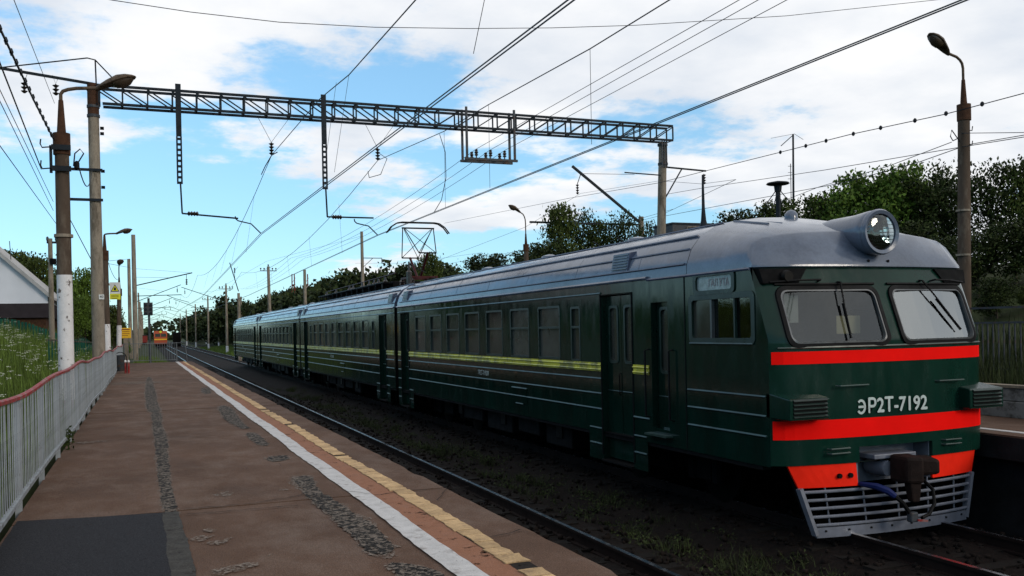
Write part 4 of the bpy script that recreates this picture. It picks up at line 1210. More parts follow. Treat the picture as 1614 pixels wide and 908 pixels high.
def lamp_post(px_base, ybase, top, head, label, r=(.155, .135), white=None, mtl='brown', d=(1, 0, 0), s=1.3, tilt=.35, zb=None, elbow=None, group=None):
    """concrete post, conical cap, bent pipe and luminaire; all points are world points"""
    b = Vector(px_base)
    t = thing('street_lamp', b, label, 'street lamp', group)
    top = Vector(top); head = Vector(head)
    k = (white - b.z) / (top.z - b.z) if white else 0
    m = b.lerp(top, k); rm = r[0] + (r[1] - r[0]) * k
    if white:
        w = MB().tube([b, m], [r[0] + .004, rm + .004], 18).build('whitewashed_base', 'whitewash', t, w=True, smooth=True)
        MB().tube([b, b + Vector((0, 0, .16))], r[0] + .012, 18).build('red_ring', 'redpaint', w, w=True, smooth=True)
    MB().tube([m, top], [rm, r[1]], 18).build('post', mtl, t, w=True, smooth=True)
    c = top
    MB().tube([c - Vector((0, 0, .42)), c, c + Vector((0, 0, .001)), c + Vector((0, 0, .02))], [r[1] + .03, r[1] + .03, .09, .08], 14).build('cap', 'brown2', t, w=True, smooth=True)
    MB().tube([c + Vector((0, 0, .02)), c + Vector((0, 0, .65))], [.085, .045], 10).build('cone', 'brown2', t, w=True, smooth=True)
    a = c + Vector((0, 0, .6)); hd = (head - a); hz = Vector((hd.x, hd.y, 0))
    e = elbow or .55
    pts = [a, a + Vector((0, 0, hd.z * .50)), a + hz * .06 + Vector((0, 0, hd.z * .68)), a + hz * .2 + Vector((0, 0, hd.z * .80)), a + hz * .42 + Vector((0, 0, hd.z * .90)), head]
    MB().tube(pts, .035, 8).build('bent_pipe', 'lamp', t, w=True, smooth=True)
    cobra(t, head, (d if d else hz), s, tilt)
    return t


# nearest lamp at the left fence
b = at(107, 605, X=-1.45); yl = b.y
base = (-1.47, yl, 1.35)
T1 = lamp_post(base, yl, (-1.47, yl, 6.72), at(155, 139, Y=yl), 'nearest street lamp, brown post with chipped whitewashed foot behind the railing', (.142, .128), 3.95, d=(1, -.35, 0), s=1.08, tilt=.30)
MB().lathe([(.172, -.03), (.172, .03)], 16, (-1.47, yl, at(100, 372, Y=yl).z)).build('band', 'concrete', T1, w=True)
for z in (at(100, 235, Y=yl).z, at(100, 268, Y=yl).z):
    MB().box(-1.64, -1.30, yl - .2, yl - .15, z - .05, z + .05).build('bracket', 'steel', T1, w=True)
    MB().tube([(-1.64, yl - .18, z), (-1.80, yl - .18, z - .02), (-1.83, yl - .18, z + .05), (-1.82, yl - .18, z + .14)], .014, 5).build('hook', 'steel', T1, w=True)
MB().box(-1.68, -1.63, yl - .16, yl - .1, at(100, 275, Y=yl).z, at(100, 232, Y=yl).z).build('bracket', 'steel', T1, w=True)
MB().tube([at(116, 262, Y=yl - .2), at(118, 242, Y=yl - .2), at(126, 235, Y=yl - .2), at(132, 242, Y=yl - .2), at(124, 255, Y=yl - .2), at(122, 262, Y=yl - .2)], .014, 5).build('cable_loop', 'wire', T1, w=True)
MB().lathe([(.02, -.09), (.05, -.05), (.05, .05), (.02, .09)], 8, at(121, 261, Y=yl - .2)).build('clamp', 'rubber', T1, w=True)
# second and third lamps along the platform
y2 = 43.0
LP2 = lamp_post((at(169, 553, Y=y2).x, y2, 1.45), y2, (at(165, 395, Y=y2).x, y2, at(165, 395, Y=y2).z), at(184, 368, Y=y2), 'second street lamp along the platform, half hidden by the gantry post', (.15, .13), at(168, 511, Y=y2).z, d=(1, -.3, 0), s=.95, tilt=.25)
y3 = 57.4
b3 = at(187, 545, Y=y3)
LP3 = lamp_post((b3.x, y3, 1.3), y3, at(188, 455, Y=y3), at(188, 417, Y=y3), 'third street lamp, seen end-on above the triangle warning sign', (.14, .12), at(187, 513, Y=y3).z, d=(.15, -1, 0), s=1.15, tilt=.25)
# right hand lamps
yr = 18.0
bR = at(1518, 415, Y=yr)
LPR = lamp_post((bR.x, yr, gz(bR.x, yr)), yr, at(1519, 165, Y=yr), at(1494, 84, Y=yr), 'tall rust brown street lamp behind the train cab', (.165, .145), None, d=(-1, -.1, 0), s=1.15, tilt=.62)
for pz in (332, 402): MB().lathe([(.175, -.025), (.175, .025)], 14, at(1518, pz, Y=yr)).build('band', 'concrete', LPR, w=True)
p = at(1514, 225, Y=yr)
MB().tube([p, at(1500, 205, Y=yr), at(1498, 215, Y=yr), at(1502, 222, Y=yr), at(1510, 218, Y=yr)], .014, 5).build('cable_loop', 'wire', LPR, w=True)
for q in (205, 228): MB().tube([at(1526, q, Y=yr), at(1532, q + 1, Y=yr), at(1533, q - 6, Y=yr)], .013, 5).build('hook', 'steel', LPR, w=True)
ym = 52.0
bM = at(829, 415, Y=ym)
LPM = lamp_post((bM.x, ym, gz(bM.x, ym)), ym, at(829, 385, Y=ym), at(819, 334, Y=ym), 'street lamp rising over the second roof near the leafy trees', (.15, .15), None, d=(-1, -.25, 0), s=1.25, tilt=.45)


def mast(x, y, z0, z1, label, group, r=.2, cant=None, cross=False, white=None, mtl='concrete', lean=0.0):
    t = thing('overhead_mast', (x, y, z0), label, 'mast', group)
    MB().tube([(x, y, z0), (x + lean, y, z1)], [r, r * .72], 12).build('post', mtl, t, w=True, smooth=True)
    if white: MB().tube([(x, y, z0), (x, y, white)], [r + .01, r + .008], 12).build('whitewashed_base', 'whitewash', t, w=True, smooth=True)
    if cross:
        MB().bar((x - 1.1 + lean, y, z1 - .6), (x + 1.1 + lean, y, z1 - .6), .10).build('crossarm', 'steel2', t, w=True)
        for q in (-1.0, -.55, .55, 1.0): MB().lathe([(.03, 0), (.04, .15), (.10, .18), (.10, .32), (.03, .36)], 8, (x + q + lean, y, z1 - .55)).build('insulator', 'insul', t, w=True)
        MB().lathe([(.03, 0), (.10, .1), (.10, .25), (.03, .3)], 8, (x + lean, y, z1)).build('insulator', 'insul', t, w=True)
    if cant:
        xe, za, ze = cant; s = 1 if xe > x else -1
        MB().bar((x, y, za), (xe, y, ze), .09).build('cantilever', 'steel', t, w=True)
        MB().tube([(x, y, ze - .4), (x + (xe - x) * .62, y, za + (ze - za) * .62)], .015, 4).build('stay', 'wire', t, w=True)
        o = insulator(MB(), (xe - s * .5, y, ze - .55), .55, .11, 4).build('insulator', 'insul', t, w=True)
        MB().tube([(xe - s * .5, y, ze - (ze - za) * .5 / abs(xe - x)), (xe - s * .5, y, ze - .56)], .025, 5).build('hanger', 'steel', o, w=True)
        MB().tube([(x, y, za - .9), (x + (xe - x) * .8, y, za - .8)], .035, 5).build('registration_arm', 'steel', t, w=True)
        MB().tube([(x + (xe - x) * .55, y, za - .85), (x + (xe - x) * .7, y, za - 1.15), (xe - s * .3, y, za - 1.5)], .025, 5).build('steady_arm', 'steel', t, w=True)
    return t


ORD = ('first', 'second', 'third', 'fourth', 'fifth', 'sixth')
# paired mast beside the platform end and the row that follows it on the left
pm = at(214, 545, Y=88); pt = at(206, 370, Y=88)
mast(pm.x, 88, .6, pt.z, 'tall bare concrete mast just past the platform end railing', 'masts left of the tracks', .24, cant=(at(303, 430, Y=88).x, 7.2, at(303, 430, Y=88).z), lean=-.02)
mast(pm.x - .55, 96, .6, 10.2, 'concrete mast close behind the tall bare mast', 'masts left of the tracks', .2)
for i, y in enumerate((140, 188, 236, 284, 335, 390)):
    mast(-1.3, y, .5, 11.0, '%s mast beyond the tall bare mast, receding left of the tracks' % ORD[i], 'masts left of the tracks', .2, cant=(4.7, 7.6, 10.0))
for i, (x, y) in enumerate(((11.9, 153), (11.9, 200), (11.6, 246), (11.3, 296), (11.3, 350))):
    mast(x, y, -.4, 10.6, '%s white-footed mast right of the tracks, counted from the train tail' % ORD[i], 'masts right of the tracks', .21, cant=(5.2, 7.5, 10.2) if i else (5.2, 7.9, 10.3), cross=(i < 2), white=.9)
for i, (x, y) in enumerate(((17.2, 186), (16.4, 236), (16.6, 290))):
    mast(x, y, -.3, 10.0, '%s of the farther masts standing in front of the dark wood' % ORD[i], 'masts before the wood', .2, cant=(12.6, 7.5, 9.8), white=.8)
a = at(424, 420, Y=128); mast(a.x, 128, .0, a.z, 'concrete pole with crossarm and pin insulators above the third car', None, .26, cross=True, lean=-.1)
a = at(480, 425, Y=118); mast(a.x, 118, .5, a.z, 'plain concrete pole above the train before the wooded hill', None, .24)
a = at(570, 365, Y=92); e = at(602, 407, Y=92); tM = mast(a.x, 92, .5, a.z, 'tall concrete pole with a small side bracket over the second car', None, .2)
MB().bar((a.x, 92, e.z), (e.x, 92, e.z), .07).build('bracket_arm', 'steel', tM, w=True)
MB().bar((a.x, 92, e.z - 1.0), (a.x + 1.1, 92, e.z), .05).build('bracket_strut', 'steel', tM, w=True)
insulator(MB(), (e.x, 92, e.z - .05), .5, .10, 4).build('insulator', 'insul', tM, w=True)
a = at(376, 462, Y=104); mast(a.x, 104, -.2, a.z, 'slim concrete mast at the tail of the train with a long slanted arm', None, .2, cant=(at(362, 414, Y=104).x, 7.4, at(362, 414, Y=104).z))
# red and white striped mast far behind the train
a = at(462, 432, Y=150)
t = thing('lattice_mast', (a.x, 150, 1.5), 'pair of thin red lattice masts against the wooded hill', 'mast')
for q in (0, 2.1):
    for s in (-1, 1):
        for w in (-1, 1): MB().tube([(a.x + q + s * .35, 150 + w * .35, 1.5), (a.x + q + s * .18, 150 + w * .18, a.z)], .06, 5).build('leg', 'locored', t, w=True)
    for i in range(9):
        z = 2.5 + i * (a.z - 3) / 9
        MB().bar((a.x + q - .3, 149.65, z), (a.x + q + .3, 149.65, z + .9), .05).build('brace', 'signwhite' if i % 2 else 'locored', t, w=True)
# slanted cantilever above the leafy trees and its hidden mast
a, bq = at(902, 262, Y=60), at(1003, 350, Y=60); c = at(835, 350, Y=60)
t = thing('overhead_mast', (bq.x + .4, 60, gz(bq.x, 60)), 'slanted cantilever arm reaching up out of the leafy trees', 'mast')
MB().tube([(bq.x + .4, 60, gz(bq.x, 60)), (bq.x + .4, 60, bq.z + .4)], .2, 10).build('post', 'concrete', t, w=True, smooth=True)
MB().bar(bq + Vector((.4, 0, -.1)), a, .16).build('cantilever', 'steel', t, w=True)
MB().bar(Vector((bq.x + .4, 60, c.z)), c, .13).build('registration_arm', 'steel', t, w=True)
p = at(910, 290, Y=60); o = insulator(MB(), p, .75, .13, 4).build('insulator', 'insul', t, w=True)
MB().tube([a.lerp(bq, .13), p], .03, 5).build('hanger', 'steel', o, w=True)
MB().tube([a.lerp(bq, .13), at(1000, 275, Y=60)], .02, 4).build('stay', 'wire', t, w=True)

# roof level mast with aerial and the umbrella shaped siren on the right
p0, p1 = at(1249, 330, Y=40), at(1250, 212, Y=40)
t = thing('aerial_mast', (p0.x, 40, gz(p0.x, 40)), 'thin mast with a television aerial above the right trees', 'aerial mast')
MB().tube([(p0.x, 40, gz(p0.x, 40)), p1], [.07, .05], 7).build('pole', 'steel', t, w=True)
MB().tube([at(1215, 218, Y=40), at(1252, 211, Y=40), at(1266, 220, Y=40)], .012, 4).build('aerial_rod', 'steel', t, w=True)
MB().tube([at(1231, 230, Y=40), at(1251, 212, Y=40)], .025, 4).build('aerial_rod', 'steel', t, w=True)
for q in (262, 272, 282): MB().tube([at(1242, q, Y=40), at(1248, q, Y=40)], .015, 4).build('aerial_rod', 'steel', t, w=True)
MB().tube([at(1246, 258, Y=40), at(1247, 315, Y=40)], .02, 4).build('aerial_rod', 'steel', t, w=True)
p0, p1 = at(1227, 345, Y=30), at(1226, 290, Y=30)
t = thing('siren_post', (p0.x, 30, gz(p0.x, 30)), 'post with a flat round siren hat and slanting struts', 'siren')
MB().tube([(p0.x, 30, gz(p0.x, 30)), p1], .10, 8).build('pole', 'steel', t, w=True)
MB().lathe([(.05, .12), (.42, .05), (.46, .0), (.40, -.03), (.2, -.06)], 18, p1).build('hat', 'steel', t, w=True, smooth=True)
MB().lathe([(.13, -.3), (.16, -.05)], 10, p1).build('collar', 'steel', t, w=True)
for s in (-1, 1):
    for w in (-.3, .3): MB().tube([p1 + Vector((0, 0, -.15)), p1 + Vector((s * .42, w, -.85))], .02, 5).build('strut', 'steel', t, w=True)
# grey plant cabin glimpsed over the train roof
a, bq = at(1060, 352, Y=44), at(1121, 348, Y=44)
t = thing('plant_cabin', (a.x, 44, gz(a.x, 44)), 'grey boxy cabin top showing over the train roof', 'cabin')
MB().box(a.x, bq.x, 44, 46, gz(a.x, 44) - .3, a.z - .05).build('wall', 'steel2', t, w=True)
MB().box(a.x - .05, bq.x + .05, 43.95, 46.05, a.z - .05, a.z + .05).build('roof', 'steel', t, w=True)
MB().tube([(a.x + .8, 43.9, a.z - .6), (a.x + .9, 43.9, a.z - .2), (a.x + 2.3, 43.9, a.z - .15), (a.x + 2.35, 43.9, a.z - .2)], .03, 6).build('handrail', 'concrete', t, w=True)

# utility pole by the white house
yu = 42.0
p0, p1 = at(82, 525, Y=yu), at(79, 376, Y=yu)
t = thing('utility_pole', (p0.x, yu, gz(p0.x, yu) - .1), 'slim grey utility pole in front of the white gable house', 'utility pole')
MB().tube([(p0.x, yu, gz(p0.x, yu) - .1), p1], [.115, .085], 10).build('post', 'concrete', t, w=True, smooth=True)
MB().box(p1.x - .13, p1.x + .28, yu - .05, yu + .05, p1.z - .2, p1.z - .12).build('crossarm', 'steel', t, w=True)
for q in (-.1, .22): MB().lathe([(.02, 0), (.05, .05), (.05, .16), (.02, .2)], 8, (p1.x + q, yu, p1.z - .12)).build('insulator', 'insul', t, w=True)
MB().lathe([(.12, -.12), (.12, .12)], 10, (p1.x + .1, yu - .1, p1.z - .95)).build('junction_box', 'black', t, w=True)
MB().bar((p1.x, yu, p1.z - .95), (p1.x + .4, yu, p1.z - .95), .05).build('bracket', 'black', t, w=True)
p0, p1 = at(92, 560, Y=46), at(90, 392, Y=46)
t = thing('thin_mast', (p0.x, 46, gz(p0.x, 46)), 'very thin grey pipe mast beside the slim utility pole', 'mast')
MB().tube([(p0.x, 46, gz(p0.x, 46)), p1], .035, 6).build('pipe', 'steel2', t, w=True)
MB().tube([p1, p1 + Vector((0, 0, .4))], .014, 5).build('tip', 'steel2', t, w=True)

# ------------------------------------------------------------------ signs
def tri(mb, c, w, h, y): mb.v += [(c[0] - w / 2, y, c[1] - h / 2), (c[0] + w / 2, y, c[1] - h / 2), (c[0], y, c[1] + h / 2)]; mb.f.append(tuple(range(len(mb.v) - 3, len(mb.v))))
ys = 56.9
a, bq = at(172.5, 445, Y=ys), at(190, 472, Y=ys)
t = thing('warning_sign', ((a.x + bq.x) / 2, ys, bq.z), 'white and yellow warning sign with a black bordered triangle', 'sign')
zm = at(180, 463, Y=ys).z
MB().box(a.x, bq.x, ys - .015, ys + .015, zm + .004, a.z).build('white_panel', 'signwhite', t, w=True)
MB().box(a.x, bq.x, ys - .015, ys + .015, bq.z, zm).build('yellow_panel', 'signyellow', t, w=True)
cx, cz = (a.x + bq.x) / 2, (zm + a.z) / 2
mb = MB(); tri(mb, (cx, cz), .46, .42, ys - .019); mb.build('triangle_border', 'signblack', t, w=True)
mb = MB(); tri(mb, (cx, cz - .012), .34, .30, ys - .023); mb.build('triangle_fill', 'signyellow', t, w=True)
MB().box(cx - .06, cx + .06, ys - .030, ys - .027, cz - .13, cz - .02).build('symbol', 'signblack', t, w=True)
MB().lathe([(.045, -.030), (.045, -.027)], 10, (cx, ys, cz + .0), 'y').build('symbol', 'signblack', t, w=True)
for q in range(3): MB().box(a.x + .08, bq.x - .1 - .06 * (q == 2), ys - .018, ys - .0155, zm - .10 - q * .09, zm - .07 - q * .09).build('text_line', 'crack', t, w=True)
MB().box(cx + .05, cx + .22, ys + .015, ys + .2, cz - .02, cz + .02).build('clamp', 'steel2', t, w=True)
ys = 60.9
a, bq = at(190, 517, Y=ys), at(206.5, 533, Y=ys)
t = thing('amber_sign', ((a.x + bq.x) / 2, ys, 1.1), 'small amber notice board beside the platform end railing', 'sign')
MB().box(a.x, bq.x, ys - .02, ys + .02, bq.z, a.z).build('panel', 'signorange', t, w=True, bevel=.015)
for q in range(4):
    z = a.z - .12 - q * .12; MB().box(a.x + .07, bq.x - .07 - .09 * (q == 3), ys - .024, ys - .021, z, z + (.05 if q == 0 else .028)).build('text_line', 'locored', t, w=True)
MB().box((a.x + bq.x) / 2 - .14, (a.x + bq.x) / 2 + .14, ys - .02, ys + .02, 1.05, bq.z - .004).build('support_plate', 'concrete', t, w=True)
# number plate on the gantry post
p = at(160, 468, Y=GY - .24)
t = thing('number_plate', p, 'tiny white number plate painted on the gantry post', 'sign')
MB().box(p.x - .09, p.x + .09, p.y - .004, p.y, p.z - .09, p.z + .09).build('plate', 'signwhite', t, w=True)
inst(text_mesh('40', .13, 'signblack', .001, .001), 'lettering', t, (0, -.006, 0), (R(90), 0, 0))
# signal seen from behind
ys = 72.0
a = at(234, 470, Y=ys); bq = at(237, 555, Y=ys)
t = thing('railway_signal', (bq.x, ys, -.4), 'railway signal with a grey backing board on a thin post', 'signal')
MB().tube([(bq.x, ys, -.4), (a.x, ys, a.z)], .09, 8).build('post', 'steel2', t, w=True)
a, bq = at(226, 477, Y=ys), at(241, 497, Y=ys)
bd = MB().box(a.x, bq.x, ys - .16, ys - .12, bq.z, a.z).build('backing_board', 'steel2', t, w=True)
for i in range(2):
    for j in range(3):
        MB().lathe([(.10, -.06), (.11, .0)], 12, ((a.x + bq.x) / 2 + (i - .5) * .36, ys - .16, a.z - .2 - j * .3), 'y').build('lamp_hood', 'steel', bd, w=True)

# ------------------------------------------------------------------ railings
def top_z(y): return 1.1 + 1.13 + .035 * math.sin(y * .42 + .6) + .02 * math.sin(y * 1.1)


def build_fence():
    t = thing('platform_railing', (PL(0), 3.0, 1.1), 'long grey picket railing with a faded red top rail beside the platform', 'railing')
    y0, y1 = 3.0, 59.9; X = lambda y: PL(y) + .02 + .012 * math.sin(y * .5)
    ys = list(np.arange(y0, y1, .6)) + [y1]
    mb = MB()
    for i, y in enumerate(ys):
        x, z = X(y), top_z(y)
        mb.v += [(x - .022, y, z - .018), (x + .022, y, z - .018), (x + .024, y, z + .012), (x + .010, y, z + .024), (x - .010, y, z + .024), (x - .024, y, z + .012)]
        if i:
            for q in range(6): a, b = (i - 1) * 6 + q, (i - 1) * 6 + (q + 1) % 6; mb.f.append((a, b, b + 6, a + 6))
    tag(mb.build('top_rail', 'redpaint', t, w=True), 'faded red hand rail along the top of the grey railing')
    for h, n in ((.16, 'bottom_rail'),):
        mb = MB()
        for i, y in enumerate(ys):
            x, z = X(y), 1.1 + h + .02 * math.sin(y * .6)
            mb.v += [(x - .02, y, z - .02), (x + .02, y, z - .02), (x + .02, y, z + .02), (x - .02, y, z + .02)]
            if i:
                for q in range(4): a, b = (i - 1) * 4 + q, (i - 1) * 4 + (q + 1) % 4; mb.f.append((a, b, b + 4, a + 4))
        mb.build(n, 'fence', t, w=True)
    pm_ = MB().box(-.0035, .0035, -.010, .010, 0, 1).mesh('picket', 'fence')
    L = t.location; n = 0; y = y0 + .05; rest = MB()
    while y < y1:
        x, z1_, z0_ = X(y), top_z(y) - .025, 1.1 + .17
        if n < 300: inst(pm_, 'picket', t, (x - L.x, y - L.y, z0_ - L.z), rot=(random.uniform(-.008, .008), random.uniform(-.006, .006), 0), scale=(1, 1, z1_ - z0_))
        else: rest.box(x - .004, x + .004, y - .009, y + .009, z0_, z1_)
        n += 1; y += .132
    tag(rest.build('far_pickets', 'fence', t, w=True), kind='stuff')
    pp = MB().box(-.028, .028, -.028, .028, 0, 1).mesh('post', 'fence')
    y = y0 + .6
    while y < y1:
        inst(pp, 'post', t, (X(y) - .03 - L.x, y - L.y, 1.0 - L.z), scale=(1, 1, top_z(y) - .03 - 1.0)); y += 2.05
    # little bunch of green wire tied near the foot
    c = at(107, 695, X=PL(15.6) + .06)
    tw = thing('weed_tuft', (c.x, c.y, 1.1), 'dark green weed tuft climbing the railing foot', 'weed')
    mb = MB()
    for i in range(60):
        p = Vector((c.x + random.gauss(0, .03), c.y + random.gauss(0, .05), 1.1 + abs(random.gauss(.12, .12)))); q = Vector((random.gauss(0, 1), random.gauss(0, 1), random.gauss(.4, .6))).normalized() * .06; s = q.orthogonal().normalized() * .02
        mb.v += [tuple(p), tuple(p + q * .5 + s), tuple(p + q), tuple(p + q * .5 - s)]; k = len(mb.v) - 4; mb.f.append((k, k + 1, k + 2, k + 3))
    mb.build('leaves', 'leafA', tw, w=True)
    MB().tube([(c.x, c.y, 1.1), (c.x + .01, c.y, 1.4)], .006, 4).build('stem', 'leafA', tw, w=True)
build_fence()


def build_end_railing():
    y = 60.0; x0, x1 = PL(y) + .05, PR(y) - .9
    t = thing('end_railing', (x0, y, 1.1), 'grey cross railing closing off the far platform end', 'railing')
    for z in (2.28, 1.25): MB().box(x0, x1, y - .02, y + .02, z - .02, z + .02).build('rail', 'fence2', t, w=True)
    n = 22
    for i in range(n + 1):
        x = x0 + (x1 - x0) * i / n
        MB().box(x - .011, x + .011, y - .011, y + .011, 1.27, 2.26).build('picket', 'fence2', t, w=True)
    for x in (x0 + .02, (x0 + x1) / 2, x1): MB().box(x - .035, x + .035, y + .025, y + .09, 1.08, 2.32).build('post', 'fence2', t, w=True)
    MB().tube([(x1, y, 2.28), (x1 + .5, y - .1, 2.28), (x1 + .6, y - .1, 1.15)], .022, 6).build('corner_rail', 'fence2', t, w=True)
build_end_railing()

p = at(190, 588, Z=1.1)
t = thing('litter_bin', (p.x, p.y, 1.1), 'grey cylindrical litter bin hung under a hoop by the railing', 'litter bin')
MB().lathe([(.19, .08), (.20, .1), (.215, .78), (.225, .80), (.205, .80), (.19, .2), (.05, .18)], 20, (p.x, p.y, 1.1)).build('bucket', 'steel2', t, w=True, smooth=True)
MB().tube([(p.x - .26, p.y, 1.1), (p.x - .26, p.y, 1.75)] + [(p.x - .26 * math.cos(a), p.y, 1.75 + .28 * math.sin(a)) for a in np.linspace(0, math.pi, 10)] + [(p.x + .26, p.y, 1.1)], .018, 6).build('hoop', 'black', t, w=True)
for i, (px, l) in enumerate(((198, 'left of two short red posts with pale tops beside the litter bin'), (203, 'right of two short red posts with pale tops beside the litter bin'))):
    p = at(px, 589, Z=1.1)
    t = thing('short_post', (p.x, p.y, 1.1), l, 'post', 'short red posts')
    MB().lathe([(.045, 0), (.04, .50)], 10, p).build('stem', 'redpaint', t, w=True)
    MB().lathe([(.048, .50), (.05, .56), (.02, .60)], 10, p).build('cap', 'whitewash', t, w=True, smooth=True)


def right_fence():
    t = thing('station_fence', (17.0, 4, 1.3), 'dark grey picket fence among weeds behind the opposite platform', 'fence')
    y = 6.0
    zb = lambda y: gz(17, y)
    top = 2.93
    MB().box(16.98, 17.02, 4, 60, top, top + .045).build('top_rail', 'steel2', t, w=True)
    MB().box(16.98, 17.02, 4, 60, top - .32, top - .28).build('mid_rail', 'steel2', t, w=True)
    MB().box(16.98, 17.02, 4, 60, 1.62, 1.66).build('bottom_rail', 'steel2', t, w=True)
    pm_ = MB().box(-.012, .012, -.012, .012, 1.5, top - .3).mesh('picket', 'steel2'); L = t.location
    n = 0
    while y < 40: inst(pm_, 'picket', t, (0, y - L.y, -L.z)); y += .135; n += 1
    y = 5.2
    while y < 59: MB().box(16.94, 17.06, y - .06, y + .06, .9, top + .09).build('post', 'steel2', t, w=True); y += 3.4
right_fence()

# ------------------------------------------------------------------ white gable house and teal fence on the left
def build_house():
    y = 49.0
    ap = at(-70, 345, Y=y); ea = at(75, 466, Y=y); lo = at(75, 478, Y=y)
    half = ea.x - ap.x; D = 9.0
    t = thing('house', (ap.x, y, gz(ap.x, y)), 'white gabled house with a dark lower band behind the green fence', 'house')
    xl = ap.x - half
    mb = MB(); mb.v = [(xl, y, lo.z), (ea.x, y, lo.z), (ea.x, y, ea.z), (ap.x, y, ap.z), (xl, y, ea.z)] + [(xl, y + D, lo.z), (ea.x, y + D, lo.z), (ea.x, y + D, ea.z), (ap.x, y + D, ap.z), (xl, y + D, ea.z)]
    mb.f = [(0, 1, 2, 3, 4), (5, 9, 8, 7, 6), (0, 5, 6, 1), (1, 6, 7, 2), (4, 9, 5, 0)]
    mb.build('gable_wall', 'gable', t, w=True)
    zl = at(40, 501, Y=y).z
    MB().box(xl - .1, ea.x + .05, y - .12, y + D, zl, lo.z - .004).build('dark_band', 'rooftile', t, w=True)
    MB().box(xl, ea.x - .1, y + .1, y + D, gz(ap.x, y) - .6, zl - .004).build('lower_wall', 'brown2', t, w=True)
    for s in (-1, 1):
        e = Vector((ap.x + s * (half + .25), 0, ea.z - (ap.z - ea.z) / half * .25)); n = Vector((0, 0, .12))
        P = [Vector((ap.x, y - .25, ap.z + .03)), Vector((e.x, y - .25, e.z + .03)), Vector((e.x, y + D, e.z + .03)), Vector((ap.x, y + D, ap.z + .03))]
        rf = MB().hexa([*P, *[q + n for q in P]]).build('roof', 'roofedge', t, w=True)
        MB().bar(P[0] + Vector((0, -.02, .06)), P[1] + Vector((0, -.02, .06)), .03, .16).build('barge_board', 'roofedge', rf, w=True)
    MB().tube([at(18, 420, Y=52), at(15, 380, Y=52)], .02, 5).build('roof_aerial', 'steel2', t, w=True)
build_house()


def teal_fence():
    t = thing('teal_fence', at(0, 540, Y=40), 'teal green board fence running below the white house', 'fence')
    L = t.location
    a, b = (-9.5, 40.0), (-2.4, 46.0); n = 60
    me = MB().hexa([(-.055, -.01, -.9), (.055, -.01, -.9), (.055, .01, -.9), (-.055, .01, -.9), (-.055, -.01, .8), (.055, -.01, .8), (.055, .01, .8), (-.055, .01, .8)]).mesh('board', 'greenfence')
    for i in range(n):
        x = a[0] + (b[0] - a[0]) * i / n; y = a[1] + (b[1] - a[1]) * i / n
        z = gz(x, y) - .02 + random.uniform(-.02, .02)
        inst(me, 'board', t, (x - L.x, y - L.y, z - L.z), rot=(0, random.uniform(-.03, .03), math.atan2(b[1] - a[1], b[0] - a[0])))
    MB().bar((a[0], a[1] + .05, gz(*a) + .4), (b[0], b[1] + .05, gz(*b) + .4), .05).build('rail', 'greenfence', t, w=True)
    # garden picket stretch between lamp and gantry post
    t2 = thing('garden_fence', (-2.5, 33, gz(-2.5, 33)), 'pale green garden picket fence with a brown rail on the slope', 'fence')
    L2 = t2.location
    me2 = MB().hexa([(-.04, -.012, -.2), (.04, -.012, -.2), (.04, .012, -.2), (-.04, .012, -.2), (-.012, -.012, 1.0), (.012, -.012, 1.0), (.012, .012, 1.0), (-.012, .012, 1.0)]).mesh('picket', 'greenfence')
    for i in range(22):
        y = 31 + i * .8; x = -2.75 + .02 * i; inst(me2, 'picket', t2, (x - L2.x, y - L2.y, gz(x, y) - L2.z))
    MB().bar((-2.78, 31, gz(-2.75, 31) + .98), (-2.35, 48, gz(-2.4, 48) + .98), .05).build('rail', 'brown', t2, w=True)
teal_fence()

# ------------------------------------------------------------------ locomotive far down the line
def far_loco():
    y = 250.0; x = 3.3
    t = thing('locomotive', (x, y, 0), 'distant orange red locomotive far down the line', 'locomotive')
    mb = MB(); f = lambda u, v, w: (x + u, y + w + max(0, v - 2.4) * .25, v)
    wall(mb, -1.55, 1.55, .7, 3.9, [(-1.3, -.08, 2.5, 3.3), (.08, 1.3, 2.5, 3.3)], f, depth=.2)
    b = mb.build('cab_front', 'loco', t, w=True)
    MB().box(x - 1.5, x + 1.5, y + .6, y + 16, .7, 4.0).build('body', 'loco', t, w=True)
    MB().box(x - 1.3, x + 1.3, y + .35, y + .45, 2.4, 3.4).build('windscreen', 'pane', t, w=True)
    MB().lathe([(.3, -.1), (.3, .3)], 14, (x, y + .3, 3.75), 'y').build('headlight', 'signyellow', t, w=True)
    MB().box(x - 1.5, x + 1.5, y + .0, y + .12, 1.7, 2.0).build('stripe', 'signorange', t, w=True)
    MB().box(x - 1.4, x + 1.4, y + .1, y + 16, .1, .7).build('underframe', 'black', t, w=True)
    x2, y2 = -1.4, 290
    t = thing('wagon', (x2, y2, 0), 'distant dull red wagon left of the orange locomotive', 'wagon')
    MB().box(x2 - 1.6, x2 + 1.6, y2, y2 + 14, .9, 2.9).build('body', 'locored', t, w=True)
    MB().box(x2 - 1.7, x2 + 1.7, y2 - .1, y2 + 14.1, 2.9, 3.1).build('roof', 'rooftile', t, w=True)
    MB().box(x2 - 1.3, x2 + 1.3, y2 + .2, y2 + 13, .1, .9).build('underframe', 'black', t, w=True)
    x2, y2 = 7.5, 262
    t = thing('signal_cabinet', (x2, y2, -.3), 'dark far relay cabinet right of the orange locomotive', 'cabinet')
    MB().box(x2 - 1.0, x2 + 1.0, y2, y2 + 2, -.3, 3.4).build('box', 'black', t, w=True)
    MB().box(x2 - 1.1, x2 + 1.1, y2 - .1, y2 + 2.1, 3.4, 3.55).build('lid', 'steel', t, w=True)
far_loco()

